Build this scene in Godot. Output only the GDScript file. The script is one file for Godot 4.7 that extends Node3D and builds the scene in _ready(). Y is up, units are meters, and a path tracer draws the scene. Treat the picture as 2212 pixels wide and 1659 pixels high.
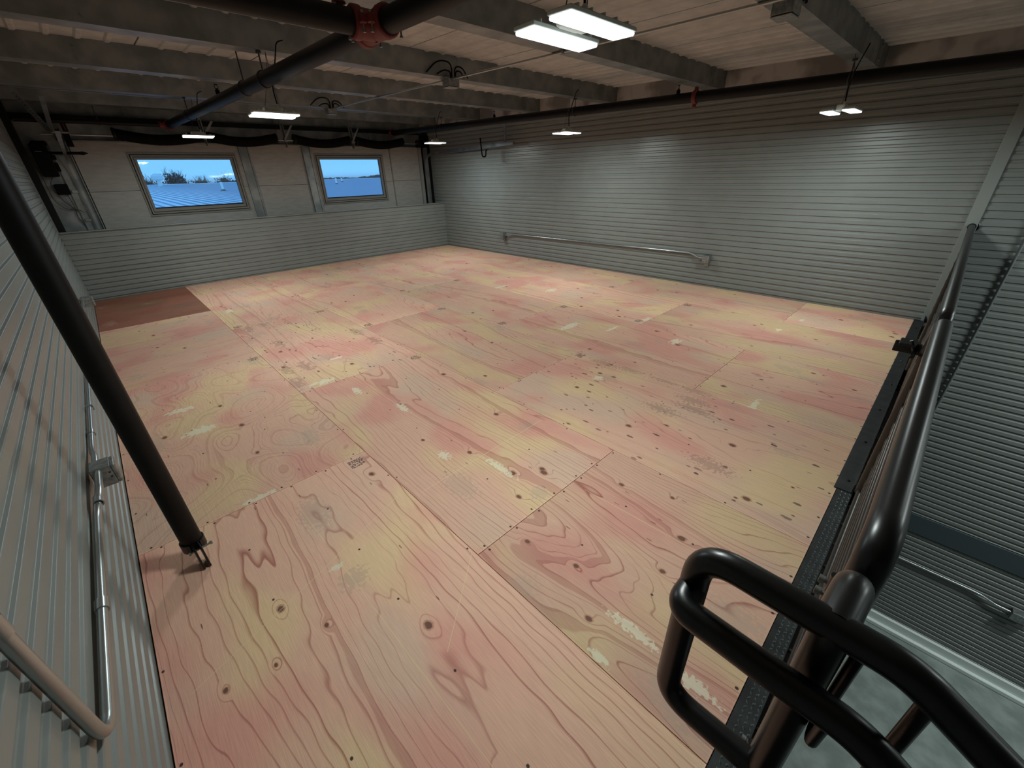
extends Node3D
# Mezzanine of a storage garage. Working frame: x from left wall to right wall, y up, z from the rail edge
# towards the overhead door (metres, floor of the mezzanine at y = 0). MB flips z into Godot's frame.

const W_PX := 2212.0
const H_PX := 1659.0
const FOCAL := 878.2
const SLOPE := 0.0208           # roof rise per metre towards the door

const RAIL_R := 0.0285      # railing tube radius
const FAST_TEX := false
const LAMP_POWER := 3.2
const HALL_POWER := 9.0
const LENS_GLOW := 3.0
const LAMP_COLOR := Color(0.95, 1.0, 0.99)
const WALL_COLOR := Color(0.5, 0.515, 0.502)

func _ready() -> void:
	rng.seed = 7
	var cam := Camera3D.new()
	cam.name = "camera"
	cam.fov = rad_to_deg(2.0 * atan(H_PX * 0.5 / FOCAL))
	cam.near = 0.05; cam.far = 1200.0
	var yaw := 0.7566; var pitch := 0.4794; var roll := 0.0285
	var fw := Vector3(sin(yaw) * cos(pitch), -sin(pitch), cos(yaw) * cos(pitch))
	var r0 := Vector3(cos(yaw), 0, -sin(yaw))
	var d0 := Vector3(-sin(yaw) * sin(pitch), -cos(pitch), -cos(yaw) * sin(pitch))
	var right := r0 * cos(roll) + d0 * sin(roll)
	var down := d0 * cos(roll) - r0 * sin(roll)
	cam.transform = Transform3D(Basis(MB.f(right), -MB.f(down), -MB.f(fw)), Vector3(0, 1.712, 0))
	add_child(cam)
	cam.current = true
	var we := WorldEnvironment.new()
	we.name = "world"
	var e := Environment.new()
	var sm := ProceduralSkyMaterial.new()
	sm.sky_top_color = Color(0.4, 0.7, 0.98)
	sm.sky_horizon_color = Color(0.47, 0.77, 1.0)
	sm.ground_bottom_color = Color(0.16, 0.2, 0.24)
	sm.ground_horizon_color = Color(0.4, 0.55, 0.7)
	sm.sun_angle_max = 0.0
	sm.sky_energy_multiplier = 1.12
	var sky := Sky.new()
	sky.sky_material = sm
	e.background_mode = Environment.BG_SKY
	e.sky = sky
	e.tonemap_mode = Environment.TONE_MAPPER_LINEAR
	e.tonemap_exposure = 1.0
	e.sdfgi_enabled = true; e.ssao_enabled = true; e.ssil_enabled = true
	we.environment = e
	add_child(we)
	make_materials()
	build_setting()
	build_steel()
	build_rails()
	build_pipes()
	build_lamps()
	build_conduits()
	build_hardware()
	build_outside()

class MB:
	var v := PackedVector3Array()
	var n := PackedVector3Array()
	var t := PackedVector2Array()
	var ix := PackedInt32Array()

	static func f(a: Vector3) -> Vector3:
		return Vector3(a.x, a.y, -a.z)

	func vert(p: Vector3, nn: Vector3, uv := Vector2.ZERO) -> int:
		v.append(f(p)); n.append(f(nn).normalized()); t.append(uv)
		return v.size() - 1

	func face(a: int, b: int, c: int) -> void:
		var g := (v[b] - v[a]).cross(v[c] - v[a])
		if g.dot(n[a] + n[b] + n[c]) > 0.0:
			ix.append(a); ix.append(c); ix.append(b)
		else:
			ix.append(a); ix.append(b); ix.append(c)

	func quad(a: Vector3, b: Vector3, c: Vector3, d: Vector3, na: Vector3, nb = null, nc = null, nd = null, uv := []) -> void:
		var i := vert(a, na, uv[0] if uv else Vector2.ZERO)
		var j := vert(b, nb if nb != null else na, uv[1] if uv else Vector2.ZERO)
		var k := vert(c, nc if nc != null else na, uv[2] if uv else Vector2.ZERO)
		var l := vert(d, nd if nd != null else na, uv[3] if uv else Vector2.ZERO)
		face(i, j, k); face(i, k, l)

	func tri(a: Vector3, b: Vector3, c: Vector3, na: Vector3, nb = null, nc = null) -> void:
		face(vert(a, na), vert(b, nb if nb != null else na), vert(c, nc if nc != null else na))

	# box given by centre, half axes and a chamfer
	func obox(c: Vector3, hx: Vector3, hy: Vector3, hz: Vector3, bev := 0.0) -> void:
		var ax := [hx, hy, hz]
		var u := [hx.normalized(), hy.normalized(), hz.normalized()]
		var b: float = minf(bev, 0.45 * minf(hx.length(), minf(hy.length(), hz.length())) * 2.0)
		for k in 3:
			var p: Vector3 = ax[(k + 1) % 3] - u[(k + 1) % 3] * b
			var q: Vector3 = ax[(k + 2) % 3] - u[(k + 2) % 3] * b
			for s: float in [-1.0, 1.0]:
				var o: Vector3 = c + ax[k] * s
				quad(o - p - q, o + p - q, o + p + q, o - p + q, u[k] * s, null, null, null, [Vector2(0, 0), Vector2(1, 0), Vector2(1, 1), Vector2(0, 1)])
		if b <= 0.0:
			return
		for k in 3:
			var k1 := (k + 1) % 3
			var k2 := (k + 2) % 3
			var l: Vector3 = ax[k] - u[k] * b
			for s1: float in [-1.0, 1.0]:
				for s2: float in [-1.0, 1.0]:
					var e1: Vector3 = c + ax[k1] * s1 + (ax[k2] - u[k2] * b) * s2
					var e2: Vector3 = c + (ax[k1] - u[k1] * b) * s1 + ax[k2] * s2
					quad(e1 - l, e1 + l, e2 + l, e2 - l, u[k1] * s1, u[k1] * s1, u[k2] * s2, u[k2] * s2)
		for s0: float in [-1.0, 1.0]:
			for s1: float in [-1.0, 1.0]:
				for s2: float in [-1.0, 1.0]:
					var i0: Vector3 = (ax[0] - u[0] * b) * s0
					var i1: Vector3 = (ax[1] - u[1] * b) * s1
					var i2: Vector3 = (ax[2] - u[2] * b) * s2
					tri(c + ax[0] * s0 + i1 + i2, c + i0 + ax[1] * s1 + i2, c + i0 + i1 + ax[2] * s2, u[0] * s0, u[1] * s1, u[2] * s2)

	func box(a: Vector3, b: Vector3, bev := 0.0) -> void:
		var h := (b - a).abs() * 0.5
		obox((a + b) * 0.5, Vector3(h.x, 0, 0), Vector3(0, h.y, 0), Vector3(0, 0, h.z), bev)

	func tube(pts: Array, r, sides := 12, caps := true) -> void:
		var m := pts.size()
		var rings: Array[int] = []
		var tang: Array[Vector3] = []
		for i in m:
			var d := Vector3.ZERO
			if i > 0: d += (pts[i] - pts[i - 1]).normalized()
			if i < m - 1: d += (pts[i + 1] - pts[i]).normalized()
			tang.append(d.normalized())
		var up := Vector3.UP if absf(tang[0].y) < 0.9 else Vector3.RIGHT
		var e := tang[0].cross(up).normalized()
		var dist := 0.0
		for i in m:
			if i > 0: dist += (pts[i] - pts[i - 1]).length()
			e = (e - tang[i] * e.dot(tang[i])).normalized()
			var g := tang[i].cross(e)
			var rad: float = r[i] if r is Array or r is PackedFloat32Array else r
			var dr := 0.0
			if r is Array or r is PackedFloat32Array:
				var i0: int = maxi(i - 1, 0)
				var i1: int = mini(i + 1, m - 1)
				var ln: float = (pts[i1] - pts[i0]).length()
				dr = (r[i1] - r[i0]) / maxf(ln, 1e-5)
			rings.append(v.size())
			for k in sides + 1:
				var a := TAU * k / sides
				var d := e * cos(a) + g * sin(a)
				vert(pts[i] + d * rad, d - tang[i] * dr, Vector2(float(k) / sides, dist))
		for i in m - 1:
			for k in sides:
				var a := rings[i] + k
				var b := rings[i + 1] + k
				face(a, a + 1, b + 1); face(a, b + 1, b)
		if caps:
			for s in [[0, -1.0], [m - 1, 1.0]]:
				var i: int = s[0]
				var nn: Vector3 = tang[i] * s[1]
				var c := vert(pts[i], nn)
				var base := rings[i]
				var ring: Array[int] = []
				for k in sides + 1:
					v.append(v[base + k]); n.append(f(nn)); t.append(Vector2.ZERO)
					ring.append(v.size() - 1)
				for k in sides:
					face(c, ring[k], ring[k + 1])

	# surface of revolution with crisp steps: profile of Vector2(along, radius)
	func lathe(p: Vector3, dir: Vector3, prof: Array, sides := 16) -> void:
		dir = dir.normalized()
		var e := dir.cross(Vector3.UP if absf(dir.y) < 0.9 else Vector3.RIGHT).normalized()
		var g := dir.cross(e)
		for i in prof.size() - 1:
			var a: Vector2 = prof[i]
			var b: Vector2 = prof[i + 1]
			var dl := b - a
			if dl.length() < 1e-6: continue
			for k in sides:
				var a0 := TAU * k / sides
				var a1 := TAU * (k + 1) / sides
				var d0 := e * cos(a0) + g * sin(a0)
				var d1 := e * cos(a1) + g * sin(a1)
				var n0 := d0 * dl.x - dir * dl.y
				var n1 := d1 * dl.x - dir * dl.y
				quad(p + dir * a.x + d0 * a.y, p + dir * a.x + d1 * a.y, p + dir * b.x + d1 * b.y, p + dir * b.x + d0 * b.y, n0, n1, n1, n0)

	# closed outline (counter-clockwise or not) swept from p to q; the outline lies in axes ux, uy
	func extrude(outline: PackedVector2Array, p: Vector3, q: Vector3, ux: Vector3, uy: Vector3, caps := true) -> void:
		var area := 0.0
		var m := outline.size()
		for i in m:
			area += outline[i].cross(outline[(i + 1) % m])
		var sg := 1.0 if area > 0 else -1.0
		var ln := (q - p).length()
		for i in m:
			var a := outline[i]
			var b := outline[(i + 1) % m]
			var d := (b - a).normalized()
			var nn := (ux * d.y - uy * d.x) * sg
			var w := (b - a).length()
			quad(p + ux * a.x + uy * a.y, p + ux * b.x + uy * b.y, q + ux * b.x + uy * b.y, q + ux * a.x + uy * a.y, nn, null, null, null, [Vector2(0, 0), Vector2(w, 0), Vector2(w, ln), Vector2(0, ln)])
		if caps:
			var tr := Geometry2D.triangulate_polygon(outline)
			var dir := (q - p).normalized()
			for k in range(0, tr.size(), 3):
				for s in [[p, -dir], [q, dir]]:
					var o: Vector3 = s[0]
					tri(o + ux * outline[tr[k]].x + uy * outline[tr[k]].y, o + ux * outline[tr[k + 1]].x + uy * outline[tr[k + 1]].y, o + ux * outline[tr[k + 2]].x + uy * outline[tr[k + 2]].y, s[1])

	# box-rib sheet: ribs run along `along` (from p), stack along `up` over `height`, stand out along `out`
	func ribbed(p: Vector3, along: Vector3, up: Vector3, out: Vector3, height: float, pitch := 0.0773, depth := 0.0115, top_w := 0.043, run := 0.006, phase := 0.0) -> void:
		var prof: Array = []      # [y, d, ny, nd]
		var cor := 0.003
		var count := int(ceil(height / pitch)) + 2
		var low := pitch - top_w - 2.0 * run
		for k in range(-1, count):
			var y0 := k * pitch + phase
			var ks := [Vector2(y0, 0), Vector2(y0 + low, 0), Vector2(y0 + low + run, depth), Vector2(y0 + low + run + top_w, depth), Vector2(y0 + pitch, 0)]
			for j in 4:
				var a: Vector2 = ks[j]
				var b: Vector2 = ks[j + 1]
				var d := (b - a).normalized()
				prof.append([a + d * cor, Vector2(-d.y, d.x)])
				prof.append([b - d * cor, Vector2(-d.y, d.x)])
		var prev := -1
		var L := along.length()
		for q in prof:
			var yy: float = q[0].x
			if yy < 0.0 or yy > height:
				if yy > height or prev < 0:
					if yy > height: break
					continue
			var nn: Vector3 = up * q[1].x + out * q[1].y
			var a := vert(p + up * yy + out * q[0].y, nn, Vector2(0, yy))
			vert(p + up * yy + out * q[0].y + along, nn, Vector2(L, yy))
			if prev >= 0:
				face(prev, prev + 1, a + 1); face(prev, a + 1, a)
			prev = a

	func mesh() -> ArrayMesh:
		var arr := []
		arr.resize(Mesh.ARRAY_MAX)
		arr[Mesh.ARRAY_VERTEX] = v
		arr[Mesh.ARRAY_NORMAL] = n
		arr[Mesh.ARRAY_TEX_UV] = t
		arr[Mesh.ARRAY_INDEX] = ix
		var m := ArrayMesh.new()
		m.add_surface_from_arrays(Mesh.PRIMITIVE_TRIANGLES, arr)
		return m

var rng := RandomNumberGenerator.new()
var used := {}
var origin := {}
var M := {}

func numbered(parent: Node, called: String) -> String:
	var key := str(parent.get_instance_id()) + called
	var k: int = used.get(key, 0)
	used[key] = k + 1
	return called if k == 0 else "%s_%03d" % [called, k]

func part(called: String, mb: MB, mat: Material, parent: Node3D, kind := "") -> MeshInstance3D:
	var o := MeshInstance3D.new()
	o.name = numbered(parent, called)
	var at: Vector3 = origin.get(parent.get_instance_id(), Vector3.ZERO)
	if at != Vector3.ZERO:
		var g := MB.f(at)
		for i in mb.v.size():
			mb.v[i] -= g
	o.mesh = mb.mesh()
	o.material_override = mat
	o.cast_shadow = GeometryInstance3D.SHADOW_CASTING_SETTING_ON
	if kind: o.set_meta("kind", kind)
	parent.add_child(o, true)
	origin[o.get_instance_id()] = at
	return o

func struct(called: String, mb: MB, mat: Material) -> MeshInstance3D:
	return part(called, mb, mat, self, "structure")

func struct_node(called: String) -> Node3D:
	var o := Node3D.new()
	o.name = numbered(self, called)
	o.set_meta("kind", "structure")
	add_child(o, true)
	return o

func tag(o: Node, label: String, category: String, group := "") -> void:
	o.set_meta("label", label); o.set_meta("category", category)
	if group: o.set_meta("group", group)

func thing(called: String, label: String, category: String, at := Vector3.ZERO, group := "") -> Node3D:
	var o := Node3D.new()
	o.name = numbered(self, called)
	add_child(o, true)
	o.position = MB.f(at)
	origin[o.get_instance_id()] = at
	tag(o, label, category, group)
	return o

func mat(c: Color, rough := 0.6, metal := 0.0, spec := 0.5) -> StandardMaterial3D:
	var m := StandardMaterial3D.new()
	m.albedo_color = c; m.roughness = rough; m.metallic = metal; m.metallic_specular = spec
	return m

func fillet(p: Array, r: float, seg := 6) -> Array:
	var out := [p[0]]
	for i in range(1, p.size() - 1):
		var a: Vector3 = (p[i - 1] - p[i])
		var b: Vector3 = (p[i + 1] - p[i])
		var rr := minf(r, 0.49 * minf(a.length(), b.length()))
		var s: Vector3 = p[i] + a.normalized() * rr
		var e: Vector3 = p[i] + b.normalized() * rr
		for k in seg + 1:
			var w := float(k) / seg
			out.append(s.lerp(p[i], w).lerp(p[i].lerp(e, w), w))
	out.append(p[p.size() - 1])
	return out

func roof_y(y0: float, z: float) -> float:
	return y0 + SLOPE * z

func noise_image(w: int, h: int, freq: float, sd: int, lo: Color, hi: Color, oct := 4, contrast := 1.0) -> ImageTexture:
	var fn := FastNoiseLite.new()
	fn.seed = sd; fn.frequency = freq; fn.fractal_octaves = oct
	fn.noise_type = FastNoiseLite.TYPE_SIMPLEX_SMOOTH
	var d := fn.get_seamless_image(w, h).get_data()
	var out := PackedByteArray()
	out.resize(w * h * 3)
	var lut := PackedByteArray()
	lut.resize(768)
	for i in 256:
		var c := lo.lerp(hi, clampf((i / 255.0 - 0.5) * contrast + 0.5, 0, 1))
		lut[i * 3] = c.r8; lut[i * 3 + 1] = c.g8; lut[i * 3 + 2] = c.b8
	for i in w * h:
		var b := d[i] * 3
		out[i * 3] = lut[b]; out[i * 3 + 1] = lut[b + 1]; out[i * 3 + 2] = lut[b + 2]
	var im := Image.create_from_data(w, h, false, Image.FORMAT_RGB8, out)
	im.generate_mipmaps()
	return ImageTexture.create_from_image(im)

func tri_mat(tex: Texture2D, scale: float, rough: float, metal := 0.0, spec := 0.5) -> StandardMaterial3D:
	var m := mat(Color.WHITE, rough, metal, spec)
	m.albedo_texture = tex
	m.uv1_triplanar = true
	m.uv1_world_triplanar = true
	m.uv1_scale = Vector3.ONE * scale
	return m

# ---------------------------------------------------------------- plywood
var jobs: Array = []
var images: Array = []
const STAMPS := [[0.738, 2.335], [0.753, 4.85], [1.978, 3.58], [3.2, 2.34], [0.915, 6.2], [1.94, 6.06], [2.128, 4.96], [3.343, 3.7], [3.357, 6.185], [3.195, 4.82], [4.42, 3.57], [4.42, 6.06], [5.62, 2.32], [5.8, 3.68], [4.56, 2.46]]
# filler and plaster smears: x, z, half size across, half size along
const SMEARS := [[0.0, 4.09, 0.12, 0.05], [0.06, 3.6, 0.13, 0.07], [1.07, 3.73, 0.13, 0.06], [-0.37, 5.13, 0.05, 0.16], [1.02, 7.13, 0.05, 0.14], [4.99, 4.3, 0.14, 0.08], [1.21, 3.33, 0.04, 0.1], [4.7, 2.41, 0.1, 0.07], [4.22, 1.8, 0.1, 0.06], [3.83, 2.99, 0.2, 0.07], [1.38, 1.6, 0.03, 0.16], [0.17, 2.44, 0.11, 0.03], [1.05, 0.42, 0.025, 0.15], [1.03, 0.15, 0.03, 0.1], [0.86, 0.46, 0.02, 0.05], [1.2, 1.97, 0.04, 0.07], [1.34, 2.76, 0.03, 0.12], [5.35, 1.1, 0.06, 0.03], [5.9, 1.0, 0.07, 0.03], [3.3, 0.7, 0.2, 0.03], [2.9, 1.9, 0.05, 0.05], [1.4, 4.2, 0.08, 0.03], [4.1, 2.55, 0.15, 0.03], [0.3, 1.62, 0.04, 0.02], [3.1, 6.3, 0.02, 0.14], [4.6, 5.1, 0.2, 0.03]]
# pale chalk lines: x0, z0, x1, z1
const CHALK := [[-0.33, 1.46, 0.24, 1.65], [0.24, 1.65, 0.8, 1.86], [0.31, 2.35, 0.34, 0.5], [-0.1, 2.72, 0.8, 2.9], [0.9, 1.77, 2.0, 1.79], [0.45, 0.9, 0.82, 1.2], [2.1, 3.0, 3.2, 3.02], [3.3, 2.4, 4.45, 2.42], [4.52, 3.6, 5.7, 3.62], [1.6, 1.08, 1.63, 0.35], [4.55, 3.1, 5.68, 3.12], [-0.2, 3.3, 0.8, 3.36]]

func blot(d: PackedByteArray, w: int, h: int, cx: float, cy: float, rx: float, ry: float, col: Color, amount: float, rough: float, fn: FastNoiseLite) -> void:
	var x0 := maxi(0, int(cx - rx * 1.7)); var x1 := mini(w - 1, int(cx + rx * 1.7) + 1)
	var y0 := maxi(0, int(cy - ry * 1.7)); var y1 := mini(h - 1, int(cy + ry * 1.7) + 1)
	for y in range(y0, y1 + 1):
		for x in range(x0, x1 + 1):
			var q := Vector2((x - cx) / rx, (y - cy) / ry).length()
			if rough > 0.0:
				q += rough * fn.get_noise_2d(x * 1.0, y * 1.0)
			var k := clampf((1.15 - q) * 4.0, 0.0, 1.0) * amount
			if k > 0.0:
				var i := (y * w + x) * 3
				d[i] = int(lerpf(d[i], col.r8, k)); d[i + 1] = int(lerpf(d[i + 1], col.g8, k)); d[i + 2] = int(lerpf(d[i + 2], col.b8, k))

func ply_job(idx: int) -> void:
	var s: Dictionary = jobs[idx]
	var w: int = s.w; var h: int = s.h
	var du: float = s.x1 - s.x0; var dv: float = s.z1 - s.z0
	var turn: bool = s.turn
	var sd: int = s.seed
	var r := RandomNumberGenerator.new()
	r.seed = sd * 977 + 5
	var fa := FastNoiseLite.new()
	fa.seed = sd; fa.frequency = 1.0; fa.fractal_octaves = 2; fa.noise_type = FastNoiseLite.TYPE_SIMPLEX_SMOOTH
	var fb := FastNoiseLite.new()
	fb.seed = sd + 400; fb.frequency = 1.0; fb.fractal_octaves = 1; fb.noise_type = FastNoiseLite.TYPE_SIMPLEX_SMOOTH
	# the veneer's own colour, slowly changing
	var lw := maxi(w / 16, 8); var lh := maxi(h / 16, 8)
	var low := PackedByteArray()
	low.resize(lw * lh * 3)
	var salmon := Color8(218, 173, 150); var yellow := Color8(219, 187, 147); var red := Color8(215, 155, 139); var tan := Color8(208, 176, 154)
	var sheet_tone := r.randf_range(0.94, 1.05)
	var by := r.randf_range(-0.12, 0.12); var br := r.randf_range(-0.12, 0.12); var bt := r.randf_range(-0.15, 0.2)
	if s.dark:
		salmon = Color8(150, 98, 80); yellow = Color8(140, 100, 78); red = Color8(142, 88, 72); tan = Color8(128, 94, 78)
	for y in lh:
		for x in lw:
			var u := du * x / lw; var v := dv * y / lh
			if turn:
				var q := u; u = v; v = q
			var c := salmon
			c = c.lerp(tan, 0.8 * smoothstep(0.05, 0.5, fa.get_noise_2d(u * 1.1 + 31.0, v * 0.8) + bt))
			c = c.lerp(yellow, 0.9 * smoothstep(-0.05, 0.55, fa.get_noise_2d(u * 1.3, v * 0.8 + 9.0) + by))
			c = c.lerp(red, 0.9 * smoothstep(-0.05, 0.6, fa.get_noise_2d(u * 1.5 + 70.0, v * 1.0 + 50.0) + br))
			var i := (y * lw + x) * 3
			low[i] = int(clampf(c.r * sheet_tone, 0, 1) * 255); low[i + 1] = int(clampf(c.g * sheet_tone, 0, 1) * 255); low[i + 2] = int(clampf(c.b * sheet_tone, 0, 1) * 255)
	var base := Image.create_from_data(lw, lh, false, Image.FORMAT_RGB8, low)
	base.resize(w, h, Image.INTERPOLATE_CUBIC)
	var d := base.get_data()
	# fibre streaks
	var fs := FastNoiseLite.new()
	fs.seed = sd + 7; fs.frequency = 0.22; fs.fractal_octaves = 2
	var st: Image = fs.get_image(w / 12 if turn else w, h if turn else h / 24)
	st.resize(w, h, Image.INTERPOLATE_BILINEAR)
	var sb := st.get_data()
	# growth rings
	var ring := PackedFloat32Array()
	ring.resize(w * h)
	var K: float = s.k; var A: float = s.a
	var fu: float = s.fu; var fv: float = s.fv
	var o1 := r.randf() * 50.0
	for y in h:
		var v := dv * y / h
		for x in w:
			var u := du * x / w
			if turn:
				ring[y * w + x] = v * K + A * fa.get_noise_2d(v * fu + o1, u * fv) + 60.0
			else:
				ring[y * w + x] = u * K + A * fa.get_noise_2d(u * fu + o1, v * fv) + 0.2 * fb.get_noise_2d(u * 14.0, v * 4.0) + 60.0
	# knots bend the rings round themselves
	var knots: Array = []
	var kn: int = s.knots
	for k in kn:
		knots.append(Vector3(r.randf_range(0.06, du - 0.06), r.randf_range(0.05, dv - 0.05), r.randf_range(0.006, 0.016)))
	for kq: Vector3 in knots:
		var rad := kq.z * 4.5
		var cx := kq.x / du * w; var cy := kq.y / dv * h
		var rx := rad / du * w; var ry := rad * 1.8 / dv * h
		for y in range(maxi(0, int(cy - ry)), mini(h, int(cy + ry))):
			for x in range(maxi(0, int(cx - rx)), mini(w, int(cx + rx))):
				var q := 1.0 - Vector2((x - cx) / rx, (y - cy) / ry).length_squared()
				if q > 0.0:
					ring[y * w + x] += 1.1 * q * q
	var lut := PackedInt32Array()      # red and green-blue share of each of 32 rings in 64 steps
	lut.resize(32 * 64 * 2)
	for q in 32:
		var str := r.randf_range(0.13, 0.36) * float(s.line)
		var wide := r.randf_range(0.7, 0.92)
		if r.randf() < 0.07: wide = 0.25; str = 0.18 * float(s.line)
		for k in 64:
			var tt := k / 63.0
			var p := clampf((tt - wide) / (0.95 - wide), 0, 1)
			p = p * p
			if tt > 0.95: p = (1.0 - tt) / 0.05
			if wide < 0.3: p = smoothstep(wide, wide + 0.1, tt) * 0.6 + (0.4 if tt > 0.86 else 0.0)
			lut[(q * 64 + k) * 2] = int(256 * (1.0 - 0.72 * str * p)); lut[(q * 64 + k) * 2 + 1] = int(256 * (1.0 - 1.15 * str * p))
	var n := w * h
	var sk := 0.11 * (1.6 if s.dark else 1.0)
	for i in n:
		var g: float = ring[i]
		var gi := int(g)
		var li := (((gi & 31) << 6) + int((g - gi) * 63.0)) * 2
		var m := 1.0 + sk * (sb[i] / 255.0 - 0.5)
		var a := m * lut[li] * 0.00390625
		var b := m * lut[li + 1] * 0.00390625
		var j := i * 3
		d[j] = mini(255, int(d[j] * a)); d[j + 1] = mini(255, int(d[j + 1] * b)); d[j + 2] = mini(255, int(d[j + 2] * b))
	var px := w / du; var pz := h / dv
	var fr := FastNoiseLite.new()
	fr.seed = sd + 3; fr.frequency = 0.035; fr.fractal_octaves = 3
	for kq: Vector3 in knots:
		blot(d, w, h, kq.x * px, kq.y * pz, kq.z * 1.5 * px, kq.z * 2.0 * pz, Color8(172, 118, 92), 0.55, 0.2, fr)
		blot(d, w, h, kq.x * px, kq.y * pz, kq.z * px, kq.z * 1.35 * pz, Color8(98, 68, 58), 0.8, 0.25, fr)
	if s.spots:      # a board full of small dark knots and scuffs
		for k in 75:
			var a := r.randf_range(0.003, 0.0105)
			blot(d, w, h, r.randf() * w, r.randf() * h, a * px, a * r.randf_range(1.6, 3.0) * pz, Color8(84, 64, 58), r.randf_range(0.4, 0.85), 0.4, fr)
		for k in 8:
			blot(d, w, h, r.randf() * w, r.randf() * h, 0.05 * px, 0.12 * pz, Color8(128, 104, 90), 0.3, 1.4, fr)
	for k in 10:      # short dark flecks
		blot(d, w, h, r.randf() * w, r.randf() * h, 0.0025 * px if not turn else 0.02 * px, 0.016 * pz if not turn else 0.003 * pz, Color8(96, 66, 56), 0.7, 0.3, fr)
	if s.dark or turn:
		for k in 50:
			blot(d, w, h, r.randf() * w, r.randf() * h, r.randf_range(0.006, 0.03) * px, 0.004 * pz, Color8(88, 62, 52) if s.dark else Color8(120, 96, 84), 0.55, 0.5, fr)
	for k in 3:       # grey scuffs
		blot(d, w, h, r.randf() * w, r.randf() * h, r.randf_range(0.03, 0.08) * px, r.randf_range(0.05, 0.14) * pz, Color8(176, 156, 138), 0.35, 1.1, fr)
	for q in SMEARS:
		if q[0] > s.x0 and q[0] < s.x1 and q[1] > s.z0 and q[1] < s.z1:
			blot(d, w, h, (q[0] - s.x0) * px, (q[1] - s.z0) * pz, q[2] * 0.75 * px, q[3] * 0.75 * pz, Color8(226, 218, 192), 0.75, 1.0, fr)
	for q in CHALK:
		var a0 := Vector2((q[0] - s.x0) * px, (q[1] - s.z0) * pz); var b0 := Vector2((q[2] - s.x0) * px, (q[3] - s.z0) * pz)
		if q[0] > s.x0 - 0.02 and q[2] < s.x1 + 0.02 and minf(q[1], q[3]) > s.z0 - 0.02 and maxf(q[1], q[3]) < s.z1 + 0.02:
			var steps := int(a0.distance_to(b0))
			for k in steps:
				var p := a0.lerp(b0, float(k) / steps)
				blot(d, w, h, p.x, p.y, maxf(0.9, 0.0018 * px), maxf(0.9, 0.0018 * pz), Color8(232, 208, 160), 0.3, 0.0, fr)
	for q in STAMPS:   # small ink grade stamps, too fine to read
		if q[0] > s.x0 and q[0] < s.x1 and q[1] > s.z0 and q[1] < s.z1:
			for row in 9:
				var yy: float = q[1] - 0.04 + row * 0.01
				var xx: float = q[0] - 0.045
				while xx < q[0] + 0.045:
					var ln := r.randf_range(0.004, 0.02)
					if r.randf() < 0.8:
						blot(d, w, h, (xx + ln * 0.5 - s.x0) * px, (yy - s.z0) * pz, ln * 0.5 * px, 0.0045 * pz, Color8(84, 68, 64), 0.85, 0.0, fr)
					xx += ln + 0.003
	var ink := Color8(58, 44, 42)
	var zs := [0.014, dv - 0.014]
	for z: float in zs:
		var x := r.randf_range(0.05, 0.1)
		while x < du - 0.03:
			blot(d, w, h, x * px, (z + r.randf_range(-0.004, 0.006)) * pz, 0.0055 * px, 0.0065 * pz, ink, 0.92, 0.0, fr)
			x += r.randf_range(0.17, 0.26)
	var z := 0.41
	while z < dv - 0.2:
		for x: float in [0.014, du * 0.34, du * 0.67, du - 0.014]:
			if r.randf() < 0.8:
				blot(d, w, h, (x + r.randf_range(-0.004, 0.004)) * px, (z + r.randf_range(-0.015, 0.015)) * pz, 0.005 * px, 0.006 * pz, ink, 0.9, 0.0, fr)
		z += 0.406
	var im := Image.create_from_data(w, h, false, Image.FORMAT_RGB8, d)
	im.generate_mipmaps()
	images[idx] = im

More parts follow.
